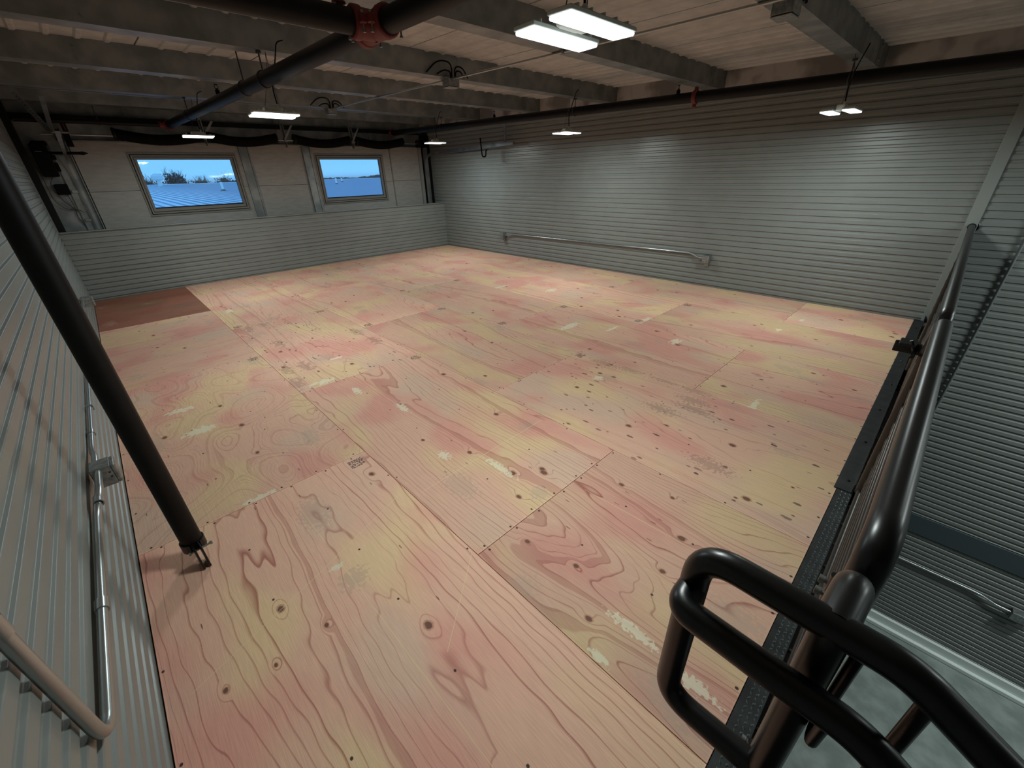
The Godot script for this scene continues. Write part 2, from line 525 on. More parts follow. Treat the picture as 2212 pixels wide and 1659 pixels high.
func floor_sheets(parent: Node3D) -> void:
	var cols := [[-0.408, 0.838, [0.02, 2.42, 4.91, 7.38, 9.578]], [0.838, 2.055, [0.02, 1.175, 3.649, 6.136, 8.6, 9.578]], [2.055, 3.272, [0.02, 2.405, 4.9, 7.31, 9.578]],
		[3.272, 4.49, [0.02, 1.168, 3.638, 6.12, 8.58, 9.578]], [4.49, 5.708, [0.02, 2.39, 4.85, 7.34, 9.578]], [5.708, 6.79, [0.02, 1.155, 3.62, 6.09, 8.55, 9.578]]]
	var ci := 0
	for c in cols:
		for k in c[2].size() - 1:
			var near: bool = (ci <= 2 and k == 0) or (ci == 1 and k == 1)
			var mid: bool = (ci <= 3 and k == 1) or (ci == 3 and k == 0)
			var s := {"x0": c[0], "x1": c[1], "z0": c[2][k], "z1": c[2][k + 1], "seed": 11 + ci * 17 + k * 5, "turn": false, "dark": false, "k": 24.0, "a": 8.0, "fu": 1.1, "fv": 0.16, "line": 1.0, "knots": 9, "spots": false}
			if not near: s.k = 28.0; s.knots = 5; s.line = 0.8
			if ci == 0 and k >= 2: s.turn = true; s.line = 0.5; s.k = 26.0
			if ci == 0 and k == 3: s.dark = true
			if ci == 0 and k == 1: s.k = 8.0; s.a = 17.0; s.fu = 1.3; s.fv = 0.9; s.line = 0.55
			if ci == 0 and k == 0: s.k = 21.0
			if ci == 1 and k == 0: s.a = 13.0; s.k = 21.0; s.fu = 1.2; s.fv = 0.27
			if ci == 2 and k == 0: s.spots = true; s.line = 0.45; s.k = 30.0
			if ci == 3 and k == 0: s.line = 1.1
			if ci == 1 and k == 2: s.spots = true
			var len: float = s.z1 - s.z0
			s.w = 1280 if near else (768 if mid else 512)
			s.h = (2048 if near else (1536 if mid else 1024)) if len > 1.6 else (1024 if near else 512)
			if FAST_TEX: s.w /= 2; s.h /= 2
			jobs.append(s)
		ci += 1
	images.resize(jobs.size())
	var id := WorkerThreadPool.add_group_task(ply_job, jobs.size(), -1, true)
	WorkerThreadPool.wait_for_group_task_completion(id)
	for i in jobs.size():
		var s: Dictionary = jobs[i]
		var g := 0.0012
		var mb := MB.new()
		var x0: float = s.x0 + g; var x1: float = s.x1 - g; var z0: float = s.z0 + g; var z1: float = s.z1 - g
		var b := 0.0015
		mb.quad(Vector3(x0 + b, 0, z0 + b), Vector3(x1 - b, 0, z0 + b), Vector3(x1 - b, 0, z1 - b), Vector3(x0 + b, 0, z1 - b), Vector3.UP, null, null, null, [Vector2(0, 0), Vector2(1, 0), Vector2(1, 1), Vector2(0, 1)])
		var lo := -0.019
		for e in [[Vector3(x0, 0, z0), Vector3(x1, 0, z0), Vector3(0, 0, -1), 0.0], [Vector3(x0, 0, z1), Vector3(x1, 0, z1), Vector3(0, 0, 1), 1.0]]:
			var p: Vector3 = e[0]; var q: Vector3 = e[1]; var nn: Vector3 = e[2]
			var uv := [Vector2(0, e[3]), Vector2(1, e[3]), Vector2(1, e[3]), Vector2(0, e[3])]
			mb.quad(p - Vector3(0, b, 0), q - Vector3(0, b, 0), q - nn * b - Vector3(b, 0, 0), p - nn * b + Vector3(b, 0, 0), nn, nn, Vector3.UP, Vector3.UP, uv)
			mb.quad(p + Vector3(0, lo, 0), q + Vector3(0, lo, 0), q - Vector3(0, b, 0), p - Vector3(0, b, 0), nn, null, null, null, uv)
		for e in [[Vector3(x0, 0, z0), Vector3(x0, 0, z1), Vector3(-1, 0, 0), 0.0], [Vector3(x1, 0, z0), Vector3(x1, 0, z1), Vector3(1, 0, 0), 1.0]]:
			var p: Vector3 = e[0]; var q: Vector3 = e[1]; var nn: Vector3 = e[2]
			var uv := [Vector2(e[3], 0), Vector2(e[3], 1), Vector2(e[3], 1), Vector2(e[3], 0)]
			mb.quad(p - Vector3(0, b, 0), q - Vector3(0, b, 0), q - nn * b - Vector3(0, 0, b), p - nn * b + Vector3(0, 0, b), nn, nn, Vector3.UP, Vector3.UP, uv)
			mb.quad(p + Vector3(0, lo, 0), q + Vector3(0, lo, 0), q - Vector3(0, b, 0), p - Vector3(0, b, 0), nn, null, null, null, uv)
		var m := mat(Color.WHITE, 0.72, 0.0, 0.35)
		m.albedo_texture = ImageTexture.create_from_image(images[i])
		part("plywood_sheet", mb, m, parent)
	jobs.clear(); images.clear()
# ---------------------------------------------------------------- materials
func make_materials() -> void:
	M.wall = mat(WALL_COLOR, 0.34, 0.0, 0.5)
	M.wall.albedo_texture = noise_image(256, 256, 0.02, 4, Color(0.965, 0.965, 0.965), Color(1, 1, 1), 4, 1.6)
	M.wall.uv1_triplanar = true; M.wall.uv1_world_triplanar = true; M.wall.uv1_scale = Vector3.ONE * 0.4
	M.trim = mat(Color(0.52, 0.54, 0.525), 0.4)
	M.band = mat(Color(0.27, 0.31, 0.33), 0.5)
	M.white_trim = mat(Color(0.92, 0.95, 0.94), 0.4)
	M.deck = tri_mat(noise_image(256, 256, 0.03, 9, Color(0.68, 0.68, 0.67), Color(0.75, 0.75, 0.74), 3, 1.6), 0.7, 0.45, 0.0, 0.4)
	M.seam = mat(Color(0.12, 0.11, 0.11), 0.9)
	M.galv = tri_mat(noise_image(512, 512, 0.012, 21, Color(0.5, 0.52, 0.52), Color(0.61, 0.62, 0.62), 5, 2.0), 0.45, 0.5, 0.85)
	M.stained = tri_mat(noise_image(512, 512, 0.006, 33, Color(0.46, 0.45, 0.44), Color(0.66, 0.65, 0.64), 4, 3.5), 0.5, 0.6, 0.15)
	M.black = mat(Color(0.035, 0.037, 0.039), 0.33, 0.0, 0.5)
	M.black_plate = tri_mat(noise_image(256, 256, 0.03, 51, Color(0.09, 0.105, 0.105), Color(0.15, 0.165, 0.165), 4, 1.8), 1.2, 0.42, 0.0, 0.5)
	M.tread = mat(Color(0.5, 0.54, 0.54), 0.3, 0.8)
	M.pipe = tri_mat(noise_image(256, 256, 0.02, 61, Color(0.025, 0.027, 0.031), Color(0.05, 0.05, 0.05), 4, 1.8), 1.0, 0.5, 0.0, 0.35)
	M.rubber = mat(Color(0.022, 0.022, 0.025), 0.8, 0.0, 0.3)
	M.red = mat(Color8(104, 32, 32), 0.55)
	M.bolt = mat(Color(0.6, 0.61, 0.6), 0.35, 0.85)
	M.emt = mat(Color(0.66, 0.68, 0.68), 0.28, 0.85)
	M.box = tri_mat(noise_image(128, 128, 0.05, 71, Color(0.5, 0.52, 0.52), Color(0.62, 0.63, 0.63), 4, 2.0), 4.0, 0.42, 0.7)
	M.door = tri_mat(noise_image(128, 512, 0.03, 81, Color(0.6, 0.59, 0.57), Color(0.64, 0.63, 0.61), 3, 1.5), 1.0, 0.5)
	M.frame = mat(Color(0.5, 0.48, 0.45), 0.5)
	M.gasket = mat(Color(0.05, 0.05, 0.055), 0.7)
	M.joint = mat(Color8(92, 40, 32), 0.95)
	M.concrete = tri_mat(noise_image(512, 512, 0.014, 91, Color(0.52, 0.56, 0.54), Color(0.62, 0.66, 0.64), 5, 1.8), 0.4, 0.55, 0.0, 0.4)
	M.lens = mat(Color(1, 1, 1), 0.4)
	M.lens.emission_enabled = true; M.lens.emission = Color(0.93, 1.0, 1.0); M.lens.emission_energy_multiplier = LENS_GLOW
	M.fixture = mat(Color(0.8, 0.82, 0.8), 0.45)
	M.wire = mat(Color(0.3, 0.3, 0.3), 0.4, 0.6)
	M.glass = mat(Color(0.9, 0.95, 1.0, 0.05), 0.03)
	M.glass.transparency = BaseMaterial3D.TRANSPARENCY_ALPHA
	M.ext_roof = mat(Color(0.93, 0.94, 0.95), 0.5)
	M.ext_rib = mat(Color(0.62, 0.66, 0.72), 0.6)
	M.vent = mat(Color(0.95, 0.95, 0.93), 0.5)
	M.ground = mat(Color(0.3, 0.32, 0.28), 0.95)
	M.bark = mat(Color(0.26, 0.22, 0.21), 0.9)
	M.leaf = mat(Color(0.3, 0.27, 0.21), 0.9)
	M.leaf_dark = mat(Color(0.24, 0.22, 0.2), 0.9)

# ---------------------------------------------------------------- setting
func build_setting() -> void:
	var mb := MB.new()
	mb.box(Vector3(-0.46, -0.3, 0.02), Vector3(6.82, -0.0195, 9.66))
	var fl := struct("floor", mb, M.joint)
	floor_sheets(fl)
	mb = MB.new(); mb.extrude(PackedVector2Array([Vector2(-0.054, -0.062), Vector2(-0.15, -0.062), Vector2(-0.15, -0.08), Vector2(-0.075, -0.08), Vector2(-0.075, -0.29), Vector2(-0.15, -0.29), Vector2(-0.15, -0.3), Vector2(-0.054, -0.3)]), Vector3(-0.42, 0, 0), Vector3(6.79, 0, 0), Vector3(0, 0, 1), Vector3.UP)
	part("rim_channel", mb, M.black, fl)
	for k in 30:
		mb = MB.new(); mb.lathe(Vector3(0.9 + 0.19 * k, -0.062, -0.064), Vector3.UP, [Vector2(0, 0.007), Vector2(0.004, 0.007), Vector2(0.008, 0.003), Vector2(0.008, 0)], 8)
		part("bolt", mb, M.bolt, fl)
	mb = MB.new()
	mb.box(Vector3(-0.8, -5.0, -8.2), Vector3(7.2, -4.75, 10.4))
	struct("floor", mb, M.concrete)

	# left wall
	mb = MB.new(); mb.box(Vector3(-0.7, -4.75, -8.2), Vector3(-0.425, 3.2, 10.4))
	var wl := struct("wall_left", mb, M.wall)
	mb = MB.new(); mb.ribbed(Vector3(-0.424, -4.7, -8), Vector3(0, 0, 17.6), Vector3.UP, Vector3(1, 0, 0), 7.5, 0.0773, 0.0115, 0.043, 0.006, 0.0125)
	mb.quad(Vector3(-0.424, -4.7, 9.6), Vector3(-0.41, -4.7, 9.6), Vector3(-0.41, 2.8, 9.6), Vector3(-0.424, 2.8, 9.6), Vector3(0, 0, 1))
	part("corrugated_panel", mb, M.wall, wl)
	# right wall
	mb = MB.new(); mb.box(Vector3(6.81, -4.75, -8.2), Vector3(7.1, 3.2, 10.4))
	var wr := struct("wall_right", mb, M.wall)
	mb = MB.new(); mb.ribbed(Vector3(6.805, 0.0, -0.03), Vector3(0, 0, 10.0), Vector3.UP, Vector3(-1, 0, 0), 2.74, 0.0773, 0.0115, 0.043, 0.006, 0.002)
	part("corrugated_panel", mb, M.wall, wr)
	mb = MB.new(); mb.ribbed(Vector3(6.805, -2.6, -8), Vector3(0, 0, 7.9), Vector3.UP, Vector3(-1, 0, 0), 5.34, 0.0773, 0.0115, 0.043, 0.006, 0.02)
	part("corrugated_panel", mb, M.wall, wr)
	mb = MB.new(); mb.ribbed(Vector3(6.805, -4.6, -8), Vector3(0, 0, 8.3), Vector3.UP, Vector3(-1, 0, 0), 1.71, 0.0773, 0.0115, 0.043, 0.006, 0.0)
	part("corrugated_panel", mb, M.wall, wr)
	mb = MB.new(); mb.box(Vector3(6.772, 0.005, -0.125), Vector3(6.812, 2.72, -0.022), 0.004)
	struct("trim_1", mb, M.trim)
	mb = MB.new(); mb.box(Vector3(6.778, -2.89, -8), Vector3(6.812, -2.6, 0.3), 0.004)
	struct("trim_2", mb, M.band)
	mb = MB.new(); mb.box(Vector3(6.70, -4.75, -8), Vector3(6.812, -4.68, 10), 0.01); mb.box(Vector3(6.75, -4.7, -8), Vector3(6.812, -4.54, 10), 0.01)
	struct("baseboard_right", mb, M.white_trim)
	mb = MB.new()
	mb.extrude(PackedVector2Array([Vector2(0, 0), Vector2(0.03, 0), Vector2(0.03, 0.05), Vector2(0, 0.05)]), Vector3(6.768, 2.425, -7.9), Vector3(6.768, 2.585, 10.0), Vector3.RIGHT, Vector3.UP)
	struct("trim_3", mb, M.trim)
	# half wall in front of the overhead door
	mb = MB.new(); mb.box(Vector3(-0.425, -0.3, 9.592), Vector3(6.812, 1.055, 9.68))
	var wf := struct("wall_far", mb, M.wall)
	mb = MB.new(); mb.ribbed(Vector3(-0.412, 0, 9.592), Vector3(7.205, 0, 0), Vector3.UP, Vector3(0, 0, -1), 1.05, 0.0773, 0.0115, 0.043, 0.006, 0.002)
	part("corrugated_panel", mb, M.wall, wf)
	mb = MB.new(); mb.box(Vector3(-0.41, 1.05, 9.574), Vector3(6.8, 1.066, 9.69), 0.003)
	part("cap_trim", mb, M.trim, wf)
	# wall over the door, ends beside it, and the closed back of the hall
	mb = MB.new(); mb.box(Vector3(-0.43, 2.28, 10.2), Vector3(6.82, 3.2, 10.4)); mb.box(Vector3(-0.43, -4.75, 10.17), Vector3(0.3, 2.31, 10.4)); mb.box(Vector3(6.45, -4.75, 10.17), Vector3(6.82, 2.31, 10.4))
	struct("wall_door", mb, M.galv)
	mb = MB.new(); mb.box(Vector3(-0.7, -4.75, -8.4), Vector3(7.1, 3.2, -8.0))
	struct("wall_back", mb, M.wall)
	# roof
	mb = MB.new()
	mb.extrude(PackedVector2Array([Vector2(-0.7, 0.0), Vector2(7.1, 0.0), Vector2(7.1, 0.12), Vector2(-0.7, 0.12)]), Vector3(0, roof_y(2.806, -8.3), -8.3), Vector3(0, roof_y(2.806, 10.4), 10.4), Vector3.RIGHT, Vector3.UP)
	var ce := struct("ceiling", mb, M.seam)
	for k in 8:
		var x0 := -1.16 + 1.02 * k
		var x1 := x0 + 1.02
		var a := maxf(x0, -0.45); var b := minf(x1, 6.82)
		mb = MB.new()
		var pr: Array = [Vector2(x0 + 0.006, 0.028), Vector2(x0 + 0.007, 0.0)]
		for j in 4:
			var c := x0 + 0.204 * (j + 1)
			pr += [Vector2(c - 0.03, 0.0), Vector2(c - 0.014, -0.011), Vector2(c + 0.014, -0.011), Vector2(c + 0.03, 0.0)]
		pr += [Vector2(x1 - 0.007, 0.0), Vector2(x1 - 0.006, 0.028)]
		for j in pr.size() - 1:
			var p: Vector2 = pr[j]; var q: Vector2 = pr[j + 1]
			if q.x <= a or p.x >= b: continue
			p.x = clampf(p.x, a, b); q.x = clampf(q.x, a, b)
			var d := (q - p).normalized()
			var nn := Vector3(d.y, -d.x, 0)
			mb.quad(Vector3(p.x, roof_y(2.775 + p.y, -8), -8), Vector3(q.x, roof_y(2.775 + q.y, -8), -8), Vector3(q.x, roof_y(2.775 + q.y, 10.22), 10.22), Vector3(p.x, roof_y(2.775 + p.y, 10.22), 10.22), nn)
		part("roof_panel", mb, M.deck, ce)
	build_door()

func holed(mb: MB, x0: float, x1: float, y0: float, y1: float, z0: float, z1: float, holes: Array) -> void:
	var xs := [x0, x1]
	for h in holes: xs += [h[0], h[1]]
	xs.sort()
	for i in xs.size() - 1:
		var a: float = xs[i]; var b: float = xs[i + 1]
		if b - a < 1e-4: continue
		var spans := [[y0, y1]]
		for h in holes:
			if a >= h[0] - 1e-4 and b <= h[1] + 1e-4:
				var nx: Array = []
				for s in spans:
					if s[0] < h[2]: nx.append([s[0], minf(s[1], h[2])])
					if s[1] > h[3]: nx.append([maxf(s[0], h[3]), s[1]])
				spans = nx
		for s in spans:
			if s[1] - s[0] > 1e-4:
				mb.box(Vector3(a, s[0], z0), Vector3(b, s[1], z1))

func build_door() -> void:
	var door := struct_node("door_1")
	var wins := [[0.865, 2.365, 1.235, 2.115], [3.955, 5.45, 1.235, 2.115]]
	var ys := [-4.74, -4.17, -3.45, -2.73, -2.01, -1.29, -0.57, 0.15, 0.875, 1.6, 2.318]
	for k in ys.size() - 1:
		var mb := MB.new()
		holed(mb, 0.15, 6.6, ys[k] + 0.003, ys[k + 1] - 0.003, 10.1, 10.15, wins)
		if k >= 8:     # fine raised lines of the embossed skin
			for j in 9:
				var yy: float = ys[k] + 0.07 + j * 0.073
				holed(mb, 0.16, 6.59, yy, yy + 0.004, 10.0985, 10.1005, wins)
		part("door_panel", mb, M.door, door)
	var back := MB.new()
	holed(back, 0.15, 6.6, -4.74, 2.318, 10.15, 10.156, wins)
	part("back_sheet", back, M.door, door)
	for s in [[2.488, 2.66], [3.665, 3.835]]:
		var mb := MB.new()
		mb.extrude(PackedVector2Array([Vector2(s[0], 10.1), Vector2(s[0], 10.055), Vector2(s[0] + 0.02, 10.055), Vector2(s[0] + 0.026, 10.066), Vector2(s[1] - 0.026, 10.066), Vector2(s[1] - 0.02, 10.055), Vector2(s[1], 10.055), Vector2(s[1], 10.1)]), Vector3(0, -4.7, 0), Vector3(0, 2.31, 0), Vector3.RIGHT, Vector3(0, 0, 1))
		part("stile", mb, M.galv, door)
	var mb2 := MB.new()
	mb2.box(Vector3(5.69, -4.7, 10.082), Vector3(5.715, 2.31, 10.1)); part("stile", mb2, M.frame, door)
	mb2 = MB.new(); mb2.box(Vector3(0.13, 2.312, 10.07), Vector3(6.6, 2.335, 10.2), 0.003); part("top_seal", mb2, M.trim, door)
	for w in wins:
		var o := [[w[0] - 0.055, w[1] + 0.055, w[2] - 0.06, w[3] + 0.06, w[0] - 0.032, w[1] + 0.032, w[2] - 0.032, w[3] + 0.032, 10.085, 10.1],
			[w[0] - 0.02, w[1] + 0.02, w[2] - 0.02, w[3] + 0.02, w[0] + 0.004, w[1] - 0.004, w[2] + 0.006, w[3] - 0.004, 10.066, 10.12],
			[w[0] + 0.014, w[1] - 0.012, w[2] + 0.016, w[3] - 0.012, w[0] + 0.05, w[1] - 0.05, w[2] + 0.062, w[3] - 0.045, 10.1, 10.17]]
		var mb := MB.new()
		for r in o:
			holed(mb, r[0], r[1], r[2], r[3], r[8], r[9], [[r[4], r[5], r[6], r[7]]])
		var fr := part("window", mb, M.frame, door)
		mb = MB.new(); holed(mb, w[0] + 0.049, w[1] - 0.049, w[2] + 0.061, w[3] - 0.044, 10.128, 10.155, [[w[0] + 0.053, w[1] - 0.053, w[2] + 0.082, w[3] - 0.048]])
		holed(mb, w[0] - 0.034, w[1] + 0.034, w[2] - 0.034, w[3] + 0.034, 10.094, 10.0995, [[w[0] - 0.018, w[1] + 0.018, w[2] - 0.018, w[3] + 0.018]])
		holed(mb, w[0] + 0.002, w[1] - 0.002, w[2] + 0.004, w[3] - 0.002, 10.112, 10.118, [[w[0] + 0.016, w[1] - 0.016, w[2] + 0.018, w[3] - 0.014]])
		part("gasket", mb, M.gasket, fr)
		mb = MB.new(); mb.box(Vector3(w[0] + 0.05, w[2] + 0.063, 10.14), Vector3(w[1] - 0.05, w[3] - 0.046, 10.144))
		part("pane", mb, M.glass, fr)

# ---------------------------------------------------------------- roof steel
func c_outline(b: float, h: float, lip: float, t: float) -> PackedVector2Array:
	return PackedVector2Array([Vector2(0, 0), Vector2(b, 0), Vector2(b, lip), Vector2(b - t, lip), Vector2(b - t, t), Vector2(t, t), Vector2(t, h - t), Vector2(b - t, h - t), Vector2(b - t, h - lip), Vector2(b, h - lip), Vector2(b, h), Vector2(0, h)])

const PZ := [1.125, 2.79, 4.47, 6.13, 7.85, 9.5]

func build_steel() -> void:
	var labels := ["galvanised roof purlin nearest the viewer, crossing the top right corner", "second galvanised roof purlin, just behind the nearest pair of light panels", "third galvanised roof purlin, its middle carrying the nearer box with looped black cables",
		"fourth galvanised roof purlin, between the two cable-looped ones, bare along its flange", "fifth galvanised roof purlin, with the far junction box hung under its middle", "farthest galvanised roof purlin, just in front of the black springs"]
	for k in 6:
		var z: float = PZ[k]
		var y := roof_y(2.57, z)
		var o := thing("roof_purlin", labels[k], "beam", Vector3(-0.4, y, z), "roof purlins")
		var mb := MB.new()
		mb.extrude(c_outline(0.165, 0.205, 0.02, 0.004), Vector3(-0.41, y, z), Vector3(6.7, y, z), Vector3(0, 0, 1), Vector3.UP)
		part("channel", mb, M.galv, o)
		if k == 4:
			mb = MB.new(); mb.extrude(c_outline(0.07, 0.1, 0.016, 0.004), Vector3(-0.41, y + 0.006, z + 0.26), Vector3(6.7, y + 0.006, z + 0.26), Vector3(0, 0, 1), Vector3.UP); part("twin_channel", mb, M.galv, o)
		mb = MB.new()
		mb.box(Vector3(6.235, y + 0.006, z - 0.004), Vector3(6.7, y + 0.199, z))
		part("splice_plate", mb, M.galv, o)
		for p: Vector2 in [Vector2(6.3, 0.045), Vector2(6.3, 0.16), Vector2(0.42, 0.05), Vector2(0.42, 0.15)]:
			mb = MB.new()
			mb.lathe(Vector3(p.x, y + p.y, z - 0.004), Vector3(0, 0, -1), [Vector2(0, 0.019), Vector2(0.003, 0.019), Vector2(0.003, 0.013), Vector2(0.014, 0.013), Vector2(0.014, 0.0)], 6)
			part("splice_bolt", mb, M.galv, o)
	var o := thing("roof_rafter", "water-stained grey steel rafter above the long corrugated right wall", "beam", Vector3(6.7, 2.5, 0))
	var mb := MB.new()
	mb.extrude(c_outline(0.1, 0.235, 0.02, 0.005), Vector3(6.7, roof_y(2.54, -8), -8), Vector3(6.7, roof_y(2.54, 10.2), 10.2), Vector3.RIGHT, Vector3.UP)
	part("channel", mb, M.stained, o)

# ---------------------------------------------------------------- sprinkler pipes
func grooved_coupling(mb: MB, c: Vector3, ax: Vector3, r: float, ear: Vector3) -> void:
	mb.lathe(c - ax * 0.026, ax, [Vector2(0, r), Vector2(0, r + 0.01), Vector2(0.008, r + 0.018), Vector2(0.044, r + 0.018), Vector2(0.052, r + 0.01), Vector2(0.052, r)], 20)
	var side := ax.cross(ear).normalized()
	for s: float in [-1.0, 1.0]:
		mb.obox(c + ear * s * (r + 0.026), ear * 0.02, ax * 0.018, side * 0.02, 0.006)

func bolt_at(parent: Node3D, p: Vector3, d: Vector3, ln := 0.05) -> void:
	var mb := MB.new()
	mb.lathe(p - d * ln * 0.5, d, [Vector2(0, 0), Vector2(0, 0.009), Vector2(0.009, 0.009), Vector2(0.009, 0.005), Vector2(ln - 0.01, 0.005), Vector2(ln - 0.01, 0.009), Vector2(ln, 0.009), Vector2(ln, 0.0)], 6)
	part("bolt", mb, M.bolt, parent)

func pipe_hanger(o: Node3D, p: Vector3, r: float, top: float) -> void:
	var mb := MB.new()
	var pts: Array = []
	for k in 17:
		var a := -PI * 0.5 + TAU * k / 16.0
		pts.append(p + Vector3(cos(a) * (r + 0.004), sin(a) * (r + 0.004), 0))
	mb.tube(pts, 0.005, 6)
	mb.tube([p + Vector3(0, r, 0), Vector3(p.x, top, p.z)], 0.006, 6)
	mb.box(Vector3(p.x - 0.015, top - 0.02, p.z - 0.02), Vector3(p.x + 0.015, top, p.z + 0.02), 0.003)
	part("hanger", mb, M.wire, o)

func sprinkler_head(o: Node3D, p: Vector3) -> void:
	var mb := MB.new()
	mb.lathe(p, Vector3.UP, [Vector2(0, 0.022), Vector2(0.035, 0.022), Vector2(0.035, 0.012), Vector2(0.05, 0.012), Vector2(0.05, 0.0)], 10)
	for s: float in [-1.0, 1.0]:
		mb.tube([p + Vector3(0.012 * s, 0.045, 0), p + Vector3(0.018 * s, 0.065, 0), p + Vector3(0.004 * s, 0.085, 0)], 0.003, 5)
	mb.lathe(p + Vector3(0, 0.085, 0), Vector3.UP, [Vector2(0, 0), Vector2(0, 0.02), Vector2(0.003, 0.02), Vector2(0.003, 0)], 12)
	part("sprinkler_head", mb, M.rubber, o)

func build_pipes() -> void:
	var R := 0.057
	# pipe under the roof with its cross main: tee near the viewer
	var T := Vector3(1.47, 2.435, 2.56)
	var o := thing("sprinkler_main", "black sprinkler pipe run joined by a red tee under the purlins, left of the lamps", "pipe", T)
	var slope := 0.0175
	var far := Vector3(1.475, T.y + slope * (9.72 - T.z), 9.72)
	var mb := MB.new(); mb.tube([Vector3(T.x, T.y - slope * (T.z + 3.0), -3.0), far], R, 20); part("pipe", mb, M.pipe, o)
	mb = MB.new(); mb.tube([T, Vector3(-0.43, T.y, T.z)], R, 20); part("pipe", mb, M.pipe, o)
	mb = MB.new(); mb.tube([far, Vector3(-0.3, far.y, far.z)], 0.034, 14); part("branch_pipe", mb, M.pipe, o)
	mb = MB.new()
	mb.tube([T + Vector3(0, 0, -0.1), T + Vector3(0, 0, 0.1)], R + 0.011, 18)
	mb.tube([T, T + Vector3(-0.1, 0, 0)], R + 0.011, 18)
	grooved_coupling(mb, T + Vector3(0, 0, -0.115), Vector3(0, 0, 1), R, Vector3(1, 0, 0))
	grooved_coupling(mb, T + Vector3(0, 0, 0.115), Vector3(0, 0, 1), R, Vector3(1, 0, 0))
	grooved_coupling(mb, T + Vector3(-0.115, 0, 0), Vector3(1, 0, 0), R, Vector3(0, 0, 1))
	var tee := part("tee_coupling", mb, M.red, o)
	for s: float in [-1.0, 1.0]:
		bolt_at(tee, T + Vector3(s * (R + 0.028), -0.012, -0.115), Vector3.UP, 0.09)
		bolt_at(tee, T + Vector3(s * (R + 0.028), -0.012, 0.115), Vector3.UP, 0.09)
		bolt_at(tee, T + Vector3(-0.115, -0.012, s * (R + 0.028)), Vector3.UP, 0.09)
	mb = MB.new()
	mb.lathe(T + Vector3(-0.19, R - 0.004, 0.0), Vector3.UP, [Vector2(0, 0.012), Vector2(0.012, 0.012), Vector2(0.012, 0.034), Vector2(0.018, 0.034), Vector2(0.018, 0.0)], 12)
	part("cap_fitting", mb, M.red, o)
	mb = MB.new()
	mb.tube([far + Vector3(0, 0, -0.06), far + Vector3(0, 0, 0.05)], R + 0.012, 16); mb.tube([far, far + Vector3(-0.1, 0, 0)], 0.05, 14)
	grooved_coupling(mb, far + Vector3(0, 0, -0.07), Vector3(0, 0, 1), R, Vector3(1, 0, 0)); grooved_coupling(mb, far + Vector3(-0.11, 0, 0), Vector3(1, 0, 0), 0.034, Vector3(0, 0, 1))
	part("elbow_coupling", mb, M.red, o)
	for z: float in [4.51, 5.1, 7.88]:
		pipe_hanger(o, Vector3(T.x, T.y + slope * (z - T.z), z), R, roof_y(2.57, z) + (0.0 if z != 5.1 else 0.2))
	pipe_hanger(o, Vector3(0.6, far.y, far.z), 0.034, roof_y(2.57, far.z) + 0.2)
	sprinkler_head(o, Vector3(T.x, T.y + R + slope * (6.1 - T.z), 6.1))
	# right-hand run
	var a := Vector3(5.75, 2.415 - 0.0183 * 3.0, -3.0); var b := Vector3(5.75, 2.415 + 0.0183 * 9.95, 9.95)
	o = thing("sprinkler_pipe", "long black sprinkler pipe running high along the right wall", "pipe", a)
	mb = MB.new(); mb.tube([a, b], R, 20); part("pipe", mb, M.pipe, o)
	mb = MB.new(); var cz := 2.72
	grooved_coupling(mb, a.lerp(b, (cz + 3.0) / 12.95), Vector3(0, 0, 1), R, Vector3(0, 1, 0)); part("coupling", mb, M.red, o)
	mb = MB.new(); grooved_coupling(mb, b - Vector3(0, 0, 0.04), Vector3(0, 0, 1), R, Vector3(1, 0, 0)); mb.tube([b, b + Vector3(0, 0, 0.06)], R * 0.9, 14); part("end_cap", mb, M.red, o)
	for z: float in [1.2, 4.55, 7.95]:
		pipe_hanger(o, a.lerp(b, (z + 3.0) / 12.95), R, roof_y(2.57, z))
	for z: float in [2.95, 6.35]:
		sprinkler_head(o, a.lerp(b, (z + 3.0) / 12.95) + Vector3(0, R, 0))
	# upright by the left wall
	var p := Vector3(-0.175, 0.0, 2.185)
	o = thing("standpipe", "black upright pipe with a bolted clamp foot beside the left wall", "pipe", p)
	mb = MB.new(); mb.tube([p + Vector3(0, 0.075, 0), p + Vector3(0, 2.7, 0)], 0.0445, 20); part("pipe", mb, M.pipe, o)
	mb = MB.new()
	var dir := Vector3(0.12, 0, -0.99).normalized()
	var sd := dir.cross(Vector3.UP)
	for s: float in [-1.0, 1.0]:
		var pts: Array = []
		for k in 9:
			var an := (0.14 + 0.8 * k / 8.0) * PI * s
			pts.append(dir * cos(an) * 0.048 + sd * sin(an) * 0.048)
		for k in 8:
			var u: Vector3 = p + pts[k]; var w: Vector3 = p + pts[k + 1]
			mb.obox((u + w) * 0.5 + Vector3(0, 0.1, 0), (w - u) * 0.52, Vector3(0, 0.025, 0), (u + w - p * 2.0).normalized() * 0.0035)
		mb.obox(p + dir * 0.078 + sd * s * 0.013 + Vector3(0, 0.065, 0), dir * 0.036, Vector3(0, 0.062, 0), sd * 0.004, 0.002)
	var cl := part("clamp", mb, M.black, o)
	bolt_at(cl, p + dir * 0.07 + sd * 0.012 + Vector3(0, 0.1, 0), sd, 0.1)

